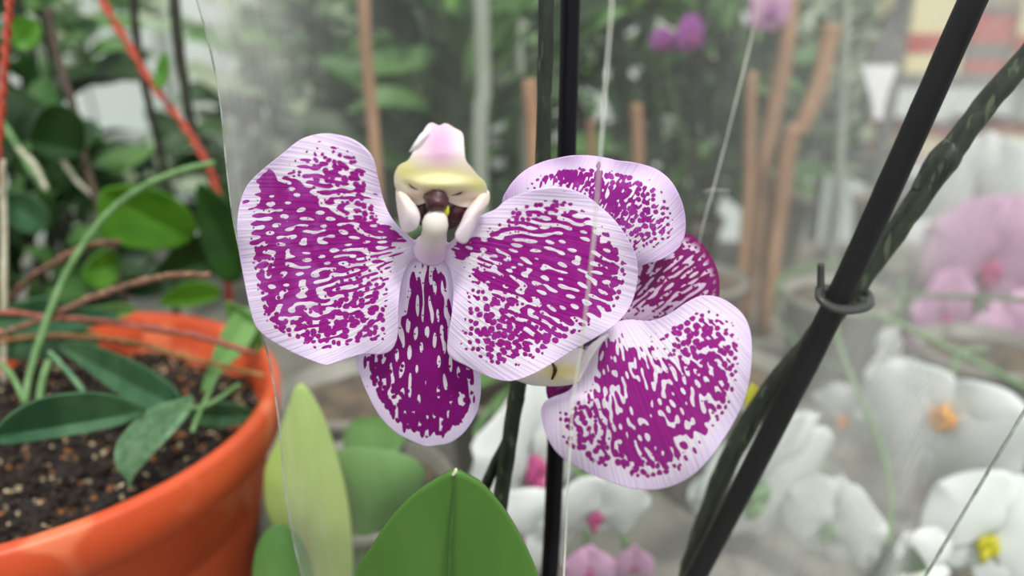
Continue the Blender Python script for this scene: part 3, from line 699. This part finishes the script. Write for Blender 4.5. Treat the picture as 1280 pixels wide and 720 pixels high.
# ================================================================== left foliage
def lone(name, out, c, Yf, mat, label, cat='leaf', group=None):
    o = sheet(name, out, c, Yf, mat, None, 60, 14, solid=.0008); tag(o, label, cat, group); return o
vine = thing('climbing_plant', 'climbing plant with broad bright green leaves behind the orange pot', 'plant', (WY(200, 420, .46).x, .46, BENCH))
def vleaf(out, c, Yf, mat, lab=None):
    o = sheet('leaf', out, c, Yf, mat, vine, 60, 14, solid=.0008)
    if lab: o['label'] = lab
def vstem(pts, Y0, Y1, r, mt):
    n = len(pts)-1
    mesh_obj('stem', *tube([WY(x, y, Y0+(Y1-Y0)*i/n) for i, (x, y) in enumerate(pts)], r, 50, 8, .25), mt, vine)
vleaf([(128, 238), (165, 232), (205, 240), (235, 262), (246, 290), (225, 308), (190, 312), (155, 308), (128, 296), (122, 265)], (185, 275), plane(128, 240, .43, 240, 300, .45), M_bright)
vleaf([(246, 232), (270, 240), (292, 262), (304, 300), (304, 345), (280, 352), (262, 330), (248, 290)], (276, 295), plane(246, 232, .445, 304, 345, .455), M_darkleaf)
vleaf([(190, 345), (208, 320), (232, 300), (262, 292), (292, 300), (300, 325), (280, 340), (240, 350), (205, 352)], (245, 325), plane(190, 345, .45, 290, 320, .46), M_darkleaf)
vleaf([(200, 380), (215, 362), (240, 352), (268, 356), (276, 370), (255, 380), (225, 384)], (240, 368), plane(200, 380, .44, 276, 370, .45), M_bright)
vleaf([(104, 340), (120, 318), (140, 312), (150, 330), (145, 352), (120, 362)], (128, 338), plane(104, 340, .43, 150, 330, .45), M_bright)
vleaf([(36, 175), (48, 142), (66, 130), (90, 136), (106, 160), (104, 190), (80, 200), (50, 194)], (72, 166), plane(36, 175, .46, 104, 190, .47), M_darkleaf, 'round dark leaf')
vleaf([(6, 245), (30, 240), (60, 262), (60, 285), (35, 292), (10, 275)], (34, 266), plane(6, 245, .44, 60, 285, .45), M_potl)
vleaf([(192, 105), (196, 82), (206, 64), (212, 80), (208, 100), (198, 112)], (202, 88), plane(195, 105, .46, 206, 64, .47), M_bright)
vleaf([(20, 60), (12, 35), (25, 20), (48, 28), (50, 50), (35, 62)], (32, 42), plane(20, 60, .47, 50, 30, .48), M_bright)
for pts, Y0, Y1, r, mt in (([(165, -60), (170, 40), (182, 110), (196, 170), (208, 230), (215, 300), (222, 420)], .50, .490, .0024, M_stemd),
                           ([(214, -60), (220, 30), (230, 100), (240, 160), (258, 200), (275, 260), (290, 330)], .50, .490, .0032, M_stemd),
                           ([(60, 10), (72, 70), (88, 120), (100, 180), (118, 240), (140, 310), (160, 400)], .50, .46, .0024, M_stemb),
                           ([(0, 150), (20, 180), (40, 215), (60, 240)], .47, .45, .0018, M_stemg)):
    vstem(pts, Y0, Y1, r, mt)
# orange red cords
def cord(pts, Y0, Y1, r, label, ply=True):
    n = len(pts)-1; C = spline([WY(x, y, Y0+(Y1-Y0)*i/n) for i, (x, y) in enumerate(pts)], 160); ps = []
    for s in range(2):
        q = []
        for i, c_ in enumerate(C):
            a = i*.42+s*math.pi; q.append(c_+Vector((math.cos(a)*r*.55, math.sin(a)*r*.55, 0)))
        ps.append(tube(q, r*.62, 160, 6))
    V, Fc = join(ps); tag(mesh_obj('garden_cord', V, Fc, M_cordr), label, 'cord')
cord([(22, -420), (14, -60), (11, 20), (6, 80), (2, 140), (-6, 230), (-16, 330), (-24, 440)], .365, .365, .0016, 'orange red twisted cord hanging at the far left edge')
cord([(20, -420), (110, -60), (128, 0), (160, 55), (190, 105), (225, 150), (248, 185), (264, 215), (276, 260), (284, 330), (290, 450), (292, 590)], .475, .475, .0021, 'orange red cord slanting down beside the dark vine stems')
# pale straws
tag(mesh_obj('straw', *tube([WY(x, y, Y) for x, y, Y in [(3, 200, .372), (5, 300, .370), (5, 390, .368), (4, 478, .366)]], .0014, 30, 8, .4), M_straw), 'upright pale straw at the far left edge', 'straw')
for pts in ([(75, 198, .470), (98, 228, .474), (119, 247, .4775)], [(22, 185, .445), (42, 205, .448), (58, 236, .4505)]):
    mesh_obj('dry_stalk', *tube([WY(*q) for q in pts], .0014, 16, 8, .4), M_straw, vine)['label'] = 'dead pale stalk'

# ================================================================== canes
def cane(pts, Y, r, label, mat=M_cane, g='bamboo canes among the plants at the back'):
    x0, y0 = pts[-1]; P = [WY(x, y, Y) for x, y in pts]
    e = P[-1]+(P[-1]-P[-2]).normalized()*.0; P.append(Vector((e.x+(P[-1].x-P[0].x)*.2, e.y, BENCH+.002)))
    o = mesh_obj('bamboo_cane', *tube(P, r, 30, 10, .12), mat); tag(o, label, 'cane', g)
cane([(455, -30), (457, 60), (470, 200)], .64, .0045, 'tan bamboo cane left of the flower lip')
cane([(643, -40), (650, 100), (656, 230)], .70, .0042, 'slim grey cane just left of the central stake', M_greycane)
cane([(600, -40), (604, 110), (600, 180)], .62, .006, 'pale grey cane above the flower lip', M_greycane)
cane([(662, 100), (665, 160), (668, 240)], .60, .0055, 'short tan cane beside the central stake')
cane([(795, 130), (797, 200), (795, 260)], .66, .005, 'tan cane behind the upper petal of the rear flower')
cane([(738, 150), (740, 200), (742, 260)], .68, .0035, 'thin cane right of the central stake')
cane([(990, -30), (982, 60), (965, 150), (950, 230)], .78, .0085, 'thick tan cane just right of the film crease')
cane([(1040, 30), (1022, 110), (1000, 160), (985, 190)], .74, .008, 'tan cane leaning left behind the pale streak')
cane([(940, 90), (937, 160), (934, 260)], .74, .005, 'thin cane immediately left of the thick tan one')
cane([(1058, -40), (1054, 80), (1046, 250)], .75, .0045, 'slim grey cane standing in for the light streak on the film, left of the white tag', M_greycane)  # added rod in place of a light streak on the film

# ================================================================== other orchids
def flower(parent, c, size, yaw, roll, mat, lipm, tilt=0, seed=0, name='orchid_flower'):
    """five-part bloom: flower > petals, sepals, lip; faces -Y before turning"""
    rnd = random.Random(seed)
    Mx = Matrix.Translation(c) @ Matrix.Rotation(yaw, 4, 'Z') @ Matrix.Rotation(tilt, 4, 'X') @ Matrix.Rotation(roll, 4, 'Y')
    def T(V): return [Mx @ Vector(q) for q in V]
    V, Fc = tube([(0, 0, 0), (0, .006, 0), (0, .02, -.004)], [.003, .002, .0014], 8, 8)
    fo = mesh_obj(name, T(V), Fc, M_stemg, parent)
    def pet(nm, ang, ln, w, y):
        n, m = 28, 8; V = [Vector((0, y, 0))]
        for i in range(1, m+1):
            for j in range(n):
                a = 2*math.pi*j/n; t = .5-.5*math.cos(a); r = i/m
                q = Vector((math.sin(a)*w/2*1.15*math.sin(math.pi*min(1, t*.85+.12))**.6, 0, ln*t))
                q = Vector((q.x*r, y-.12*ln*(1-r*r)+.05*ln*math.sin(a*5+seed)*r**4, ln*.5+(q.z-ln*.5)*r))
                V.append(q)
        V[0] = Vector((0, y-.12*ln, ln*.5))
        Fc = [(0, 1+j, 1+(j+1) % n) for j in range(n)]+[(1+i*n+j, 1+(i+1)*n+j, 1+(i+1)*n+(j+1) % n, 1+i*n+(j+1) % n) for i in range(m-1) for j in range(n)]
        R_ = Matrix.Rotation(ang, 4, 'Y')
        mesh_obj(nm, T([R_ @ q for q in V]), Fc, mat, fo, solid=.0006)
    s = size
    for a in (0, math.radians(128), math.radians(-128)): pet('sepal', a, s*.50, s*.44, .002)
    for a in (math.radians(72), math.radians(-72)): pet('petal', a, s*.52, s*.72, -.001)
    V, Fc = join([ball((0, -s*.06, -s*.05), s*.05, s*.05, s*.07, 12, 8, .3, seed), ball((-s*.05, -s*.07, -s*.08), s*.03, s*.03, s*.06, 10, 6), ball((s*.05, -s*.07, -s*.08), s*.03, s*.03, s*.06, 10, 6), ball((0, -s*.09, -s*.14), s*.035, s*.05, s*.06, 10, 8, .3)])
    mesh_obj('lip', T(V), Fc, lipm, fo)
    return fo
PENDING = []
def orchid_plant(label, foot, blooms, mat, lipm, potm=M_clearpot, group='orchids around the sleeve', spike=True, leaves=4, seed=0, leafm=None):
    """the blooms first; pot, leaves and flower spikes follow once every bloom stands"""
    r = thing('orchid_plant', label, 'orchid', (foot[0], foot[1], BENCH), group); tops = []
    for (px, py, Y, size, yaw, roll, tilt) in blooms:
        p = WY(px, py, Y); tops.append((p, yaw)); flower(r, p, size, yaw, roll, mat, lipm, tilt, int(px))
    PENDING.append((r, foot, tops, potm, leaves, seed, leafm))
    return r
def settle():
    register()
    for r, foot, tops, potm, leaves, seed, leafm in PENDING:
        rnd = random.Random(seed); grid_ = sorted(((i*i+j*j*(6 if j < 0 else 1), i, j) for i in range(-30, 31) for j in range(-30, 31)))
        for _, i, j in grid_:
            c = Vector((foot[0]+i*.01, foot[1]+j*.01, BENCH+.0006))
            if c.y > 1.01: continue
            hull = lathe([(0, 0), (.036, 0), (.047, .082), (.047, .092), (0, .096)], c, 20)
            if clear(*hull, BENCH, r.name, 0) and not any(((c.x-q[0])**2+(c.y-q[1])**2) < .0094**2*100 for q in FEET): break
        FEET.append((c.x, c.y)); r.location = c
        for ch in r.children: ch.matrix_parent_inverse = ROOTM(r).inverted()
        mesh_obj('pot', *lathe([(0, .0), (.032, .0), (.034, .004), (.042, .082), (.045, .084), (.045, .09), (.042, .09), (.04, .078), (0, .078)], c, 32), potm, r)
        mesh_obj('bark', *ball(c+Vector((0, 0, .080)), .039, .039, .007, 24, 8, .3, seed), M_bark, r)
        t0 = c+Vector((0, 0, .088)); got = 0
        for k in range(leaves*8):
            if got == leaves: break
            a = 2*math.pi*k*.382+seed; d = Vector((math.cos(a), math.sin(a), .14))
            lv = leafV(t0, t0+d*rnd.uniform(.05, .08), .034, Vector((0, 0, 1)), .18, .15, 8)
            if clear(*lv, BENCH, r.name): mesh_obj('leaf', *lv, leafm or M_leaf, r, solid=.001); got += 1
        for p, yaw in tops:
            b = p+Vector((-math.sin(yaw)*.02, math.cos(yaw)*.02, -.004)); back = Vector((-math.sin(yaw), math.cos(yaw), 0))
            for q in range(3000):
                m1 = t0.lerp(b, .35)+Vector((rnd.uniform(-1, 1), rnd.uniform(-1, 1), rnd.uniform(0, 1)))*(.01+.00008*q)
                m2 = b+back*(.012+.00001*q)+Vector((rnd.uniform(-1, 1), rnd.uniform(-.3, 1), rnd.uniform(0, 1)))*(.004+.00002*q)
                tb = tube([t0, m1, m2, b], [.0022, .0018, .0013], 26, 8)
                if clear(*tb, BENCH, r.name): mesh_obj('spike', *tb, M_stemg, r); break
            else: print('NO SPIKE ROOM', r['label'])
        register(r)
FEET = []
R_ = math.radians
orchid_plant('white moth orchid with orange centre seen at the lower right', (.33, .50), [(1176, 530, .42, .096, R_(-38), R_(186), R_(6))], M_white, M_wlip, seed=1, leaves=0)
orchid_plant('white moth orchid just right of the slanting black stake', (.14, .47), [(950, 600, .38, .098, R_(25), R_(40), R_(10)), (1040, 655, .365, .056, R_(-40), 0, R_(-10))], M_white, M_stemg, seed=2, leaves=0)
orchid_plant('white moth orchid in the bottom right corner', (.34, .40), [(1240, 668, .35, .072, R_(-20), R_(20), R_(-15)), (1150, 705, .325, .040, R_(20), R_(100), R_(-10))], M_white, M_yel, seed=3, leaves=2)
orchid_plant('white moth orchid behind the gap under the spotted flowers', (.0, .46), [(660, 570, .36, .095, R_(50), R_(10), 0), (745, 636, .315, .05, R_(10), R_(10), R_(15)), (650, 670, .32, .055, R_(20), R_(60), 0)], M_white, M_pinklip, seed=4, leaves=1)
orchid_plant('pale pink moth orchid at the right edge', (.46, .80), [(1240, 325, .66, .12, R_(-15), R_(10), 0), (1262, 440, .57, .105, R_(15), R_(-30), 0), (1175, 395, .62, .088, R_(30), 0, 0)], M_pink, M_pinklip, seed=5, leaves=0)
orchid_plant('magenta moth orchid half cut by the right edge', (.34, .56), [(1286, 578, .445, .060, R_(-10), 0, 0)], M_mag, M_pinklip, seed=6, leaves=0)
orchid_plant('magenta moth orchid blooming under the lime foliage', (.19, .86), [(862, 44, .74, .038, R_(40), 0, 0), (828, 52, .74, .024, 0, 0, 0)], M_mag, M_pinklip, seed=7, leaves=2)
orchid_plant('small pink blossoms low under the rear spotted flower', (.08, .40), [(736, 712, .31, .026, 0, 0, 0), (792, 706, .315, .02, 0, 0, 0)], M_pink, M_pinklip, seed=8, leaves=0)
orchid_plant('lilac moth orchid behind the top of the film crease', (.33, .98), [(962, 10, .72, .05, R_(30), 0, 0)], M_pink, M_mag, seed=9)
orchid_plant('white moth orchid blurred behind the tied clip and stakes', (.30, .68), [(1100, 470, .56, .085, R_(50), 0, 0), (1056, 520, .505, .050, R_(-50), 0, 0)], M_white, M_wlip, seed=10, leaves=0)
orchid_plant('whitish orchid blurred behind the green stem node', (.46, .95), [(1220, 250, .85, .15, R_(-30), 0, 0), (1130, 340, .8, .12, R_(20), 0, 0)], M_white, M_pinklip, seed=11, leaves=0)
bp1 = orchid_plant('grey pot filled with bark, nearest behind the hanging front sepal', (-.06, .448), [], M_white, M_wlip, seed=12.4, leaves=0)
bl = orchid_plant('orchid with pale leaves between the orange pot and the sleeve', (-.064, .345), [], M_white, M_wlip, seed=14, leaves=1)
for out_, c_, f_, m_ in (([(376, 478), (360, 510), (345, 555), (331, 590), (334, 640), (352, 668), (380, 690), (388, 760), (400, 800), (430, 780), (440, 720), (437, 650), (426, 590), (404, 520)], (392, 640), lambda x, y, r: .288-.008*(1-r*r)+(x-395)/100*.006, M_leafpale),
                         ([(418, 566), (470, 560), (515, 572), (530, 590), (520, 620), (495, 650), (470, 690), (450, 760), (440, 820), (424, 760), (424, 680), (415, 620)], (462, 630), lambda x, y, r: .31-.008*(1-r*r), M_leafmid),
                         ([(345, 655), (365, 662), (384, 690), (392, 740), (370, 790), (340, 790), (318, 750), (318, 700), (328, 670)], (355, 720), lambda x, y, r: .25-.005*(1-r*r), M_leafmid)):
    q_ = sheet('leaf', out_, c_, f_, m_, bl, 80, 16, solid=.001)
bp2 = orchid_plant('grey pot filled with bark, behind the tied clip and stakes', (.13, .66), [], M_white, M_wlip, seed=13, leaves=0)
for q_ in (bp1, bp2): q_.name = 'bark_pot'; q_['category'] = 'pot'; q_['group'] = 'bark filled pots'
_lv = leafV(WY(1085, 730, .335), WY(1160, 712, .305), .03, Vector((0, -.5, 1)), .1, .2, 10)
mesh_obj('leaf', *_lv, M_darkleaf, [o_ for o_ in COL.objects if o_.get('label', '').startswith('white moth orchid in the bottom')][0], solid=.001)
mesh_obj('bract', *leafV(WY(944, 524, .2485), WY(940, 478, .2535), .0075, Vector((0, -1, 0)), .1, .2, 10), M_yel, orch)['label'] = 'yellow bract'

# white tapering light reflection, built as a solid hanging tag
tg = thing('reflection_tag', 'white tapering light reflection near the cream cartons, built as a tag hanging point down', 'reflection stand-in', WY(1098, 150, .8))
def quadtag(pts, Y, th, mat, nm):
    n = len(pts); V = [WY(x, y, Y) for x, y in pts]+[WY(x, y, Y)+Vector((0, th, 0)) for x, y in pts]
    Fc = [tuple(range(n))[::-1], tuple(range(n, 2*n))]+[(i, (i+1) % n, n+(i+1) % n, n+i) for i in range(n)]
    mesh_obj(nm, V, Fc, mat, tg, smooth=False)
quadtag([(1077, 82), (1123, 82), (1112, 112), (1105, 138), (1104, 149), (1092, 149), (1092, 136), (1086, 112)], .8, .004, M_tagw, 'tag_blade')
quadtag([(1084, 80), (1117, 80), (1120, 20), (1116, 12)], .802, .003, M_shelf, 'tag_holder')

mesh_obj('hanging_wire', *tube([WY(1112, 22, .8015), WY(1098, -14, .79), WY(1076, -30, .765), WY(1063, -26, .7535)], .0008, 20, 6), M_shelf, tg)
# striped cartons on a shelf
sh = thing('shelf_unit', 'grey two-tier shelf carrying the cream and red cartons', 'shelf', (.72, 1.25, 0))
z1 = WY(1200, 92, 1.2).z; z2 = WY(1200, 215, 1.2).z
for z in (z1, z2): mesh_obj('shelf_board', *box((.80, 1.28, z-.008), (.27, .12, .008)), M_shelf, sh, smooth=False)
for x in (.54, 1.06):
    for y in (1.17, 1.39): mesh_obj('upright', *box((x, y, (z1+.3)/2), (.008, .008, (z1+.3)/2-.0006)), M_shelf, sh, smooth=False)
def carton(px0, px1, z, h, label, m1, m2, Y=1.2):
    z += .0006
    x0 = WY(px0, 90, Y).x; x1 = WY(px1, 90, Y).x; cx = (x0+x1)/2; hw = (x1-x0)/2
    r = thing('carton', label, 'box', (cx, Y+.05, z), 'cartons on the shelf')
    mesh_obj('carton_body', *box((cx, Y+.06, z+h/2), (hw, .06, h/2)), m1, r, smooth=False)
    mesh_obj('band', *box((cx, Y+.06, z+h*.36), (hw+.001, .061, h*.12)), m2, r, smooth=False)
    mesh_obj('lid', *box((cx, Y+.06, z+h+.004), (hw+.003, .063, .005)), m2, r, smooth=False)
carton(1130, 1200, z1, .115, 'cream carton with a red band, leftmost on the top shelf', M_cream, M_redc)
carton(1206, 1256, z1, .085, 'red carton between the two cream ones on the top shelf', M_redc, M_shelf)
carton(1262, 1330, z1, .11, 'cream carton at the right end of the top shelf', M_cream, M_redc)
carton(1145, 1192, z2, .055, 'small cream carton, leftmost on the lower shelf', M_cream, M_redc)
carton(1200, 1246, z2, .05, 'small grey carton in the middle of the lower shelf', M_shelf, M_redc)
carton(1256, 1320, z2, .06, 'small cream carton at the right of the lower shelf', M_cream, M_redc)

settle()
# ================================================================== bushes further back
register()
def bush(px, py, Y, rx, ry, rz, n, ll, lw, mat, label, mat2=None, seed=0, stems=3, name='leafy_plant', upright=.2, mode=0):
    c = WY(px, py, Y); rnd = random.Random(seed+99)
    base = BENCH if Y < 1.05 else 0
    r = thing(name, label, 'plant', (c.x, c.y, base), 'green plants at the back')
    for mt, share in ((mat, .6 if mat2 else 1), (mat2, .4)):
        if not mt: continue
        ps = []
        for k in range(int(n*share)):
            while True:
                q = Vector((rnd.uniform(-1, 1), rnd.uniform(-1, 1), rnd.uniform(-1, 1)))
                if q.length < 1: break
            b = c+Vector((q.x*rx, q.y*ry, q.z*rz))
            d = Vector((q.x+rnd.uniform(-.6, .6), q.y*.6+rnd.uniform(-.6, .6), rnd.uniform(-.4, .6)+upright)).normalized()
            s = rnd.uniform(.6, 1.2)
            lv = leafV(b, b+d*ll*s, lw*s, Vector((rnd.uniform(-.5, .5), -.7, 1)), rnd.uniform(-.1, .2), .2, 5)
            if clear(*lv, base): ps.append(lv)
        if ps:
            V, Fc = join(ps); mesh_obj('foliage', V, Fc, mt, r)['kind'] = 'stuff'
    done = 0
    for k in range(stems*14):
        if done == stems: break
        x = c.x+rnd.uniform(-.8, .8)*rx; y = c.y+rnd.uniform(-.6, .6)*ry
        st = tube([Vector((x, y, base+.0035)), Vector((x, y, (c.z+base)/2)), Vector((x+rnd.uniform(-.2, .2)*rx, y, c.z+rz*.7))], [.0045, .0038, .002], 10, 8, .1)
        if clear(*st, base): mesh_obj('stem', *st, M_stemd, r); done += 1
    register(r)
    return r
bush(30, 90, .66, .055, .07, .12, 90, .05, .026, M_f1, 'green leafy plant at the upper left behind the red cord', M_f2, 1)
bush(40, 300, .56, .07, .04, .08, 110, .05, .026, M_f2, 'dark leafy plant low at the left behind the arching twig', M_f1, 2)
bush(140, 235, .95, .10, .06, .06, 90, .06, .03, M_f2, 'dark green plant low behind the vine stems', M_f3, 3)
bush(370, 60, 1.02, .11, .08, .19, 130, .06, .024, M_f3, 'grey green plant behind the left side of the sleeve', M_f1, 4)
bush(350, 230, .82, .11, .05, .1, 130, .055, .028, M_f2, 'dark plant low behind the left spotted petal', M_f3, 5)
bush(470, 110, .9, .10, .08, .20, 190, .07, .028, M_f1, 'green plant behind and left of the flower lip', M_f2, 6)
bush(585, 180, .74, .075, .06, .17, 150, .09, .034, M_f1, 'broad leaved green plant right behind the flower lip', M_f2, 7)
bush(560, 20, 1.2, .12, .08, .12, 140, .06, .03, M_f3, 'pale grey green plant far behind above the lip', M_f4, 8)
bush(740, 130, .88, .07, .06, .2, 150, .07, .022, M_f2, 'dark olive plant behind the central black stake', M_f1, 9)
bush(720, 30, 1.2, .10, .06, .10, 110, .06, .03, M_f4, 'lime green plant far behind the black stake', M_f1, 10)
bush(885, 150, .92, .10, .07, .12, 170, .07, .022, M_f2, 'dark green plant behind the thin film crease', M_f1, 111)
bush(845, -5, .8, .07, .05, .04, 70, .06, .034, M_f4, 'bright lime foliage above the magenta blossoms', M_f1, 12, 2)
bush(1010, 110, 1.18, .12, .07, .16, 130, .06, .022, M_f3, 'thin grey green plant among the bamboo canes', M_f2, 13)
bush(470, 330, .8, .10, .05, .08, 100, .06, .03, M_f2, 'dark low plant glimpsed beneath the lip', M_f1, 14)
bush(520, 60, 2.5, .5, .12, .25, 300, .12, .06, M_f2, 'large dark shrub mass at the back wall, centre', M_f3, 15)
bush(60, 20, 2.1, .22, .15, .2, 110, .1, .05, M_f3, 'pale shrub by the back wall at upper left', M_f1, 16)
bush(960, 90, 2.0, .26, .15, .24, 240, .1, .05, M_f2, 'dark shrub by the back wall behind the canes', M_f3, 17)

# ================================================================== light
w = bpy.data.worlds.new('sky'); S.world = w; w.use_nodes = True; nt = w.node_tree; nt.nodes.clear()
o = nt.nodes.new('ShaderNodeOutputWorld'); bg = nt.nodes.new('ShaderNodeBackground')
tc = nt.nodes.new('ShaderNodeTexCoord'); sx = nt.nodes.new('ShaderNodeSeparateXYZ'); L(nt, tc.outputs['Generated'], sx.inputs[0])
rmp = nt.nodes.new('ShaderNodeValToRGB'); L(nt, mth(nt, 'MULTIPLY_ADD', sx.outputs[2], .5, .5), rmp.inputs[0])
rmp.color_ramp.elements[0].color = (.30, .31, .28, 1); rmp.color_ramp.elements[0].position = .42
rmp.color_ramp.elements[1].color = (.96, .99, 1.0, 1); rmp.color_ramp.elements[1].position = .62
L(nt, rmp.outputs[0], bg.inputs[0]); bg.inputs[1].default_value = 1.0; L(nt, bg.outputs[0], o.inputs[0])
def sun(rot, e, ang, col):
    l = bpy.data.lights.new('sun', 'SUN'); l.energy = e; l.angle = R_(ang); l.color = col
    q = bpy.data.objects.new('sun_light', l); COL.objects.link(q); q.rotation_euler = rot; q.location = (0, 0, 3)
sun((R_(27), R_(14), 0), 2.5, 9, (1, .97, .92))

cam = bpy.data.cameras.new('camera'); cam.lens = 36*F/1280; cam.sensor_width = 36; cam.clip_start = .01
co = bpy.data.objects.new('camera', cam); COL.objects.link(co); co.location = (0, 0, CAMZ); co.rotation_euler = (math.pi/2-PITCH, 0, 0)
cam.dof.use_dof = True; cam.dof.focus_distance = .205; cam.dof.aperture_fstop = 28.1/1000*1/.0032*1
S.camera = co
cam.dof.aperture_fstop = cam.lens/4.4
vs = S.view_settings; vs.view_transform = 'Standard'; vs.look = 'None'; vs.gamma = 1; vs.use_curve_mapping = False; vs.exposure = 0.22
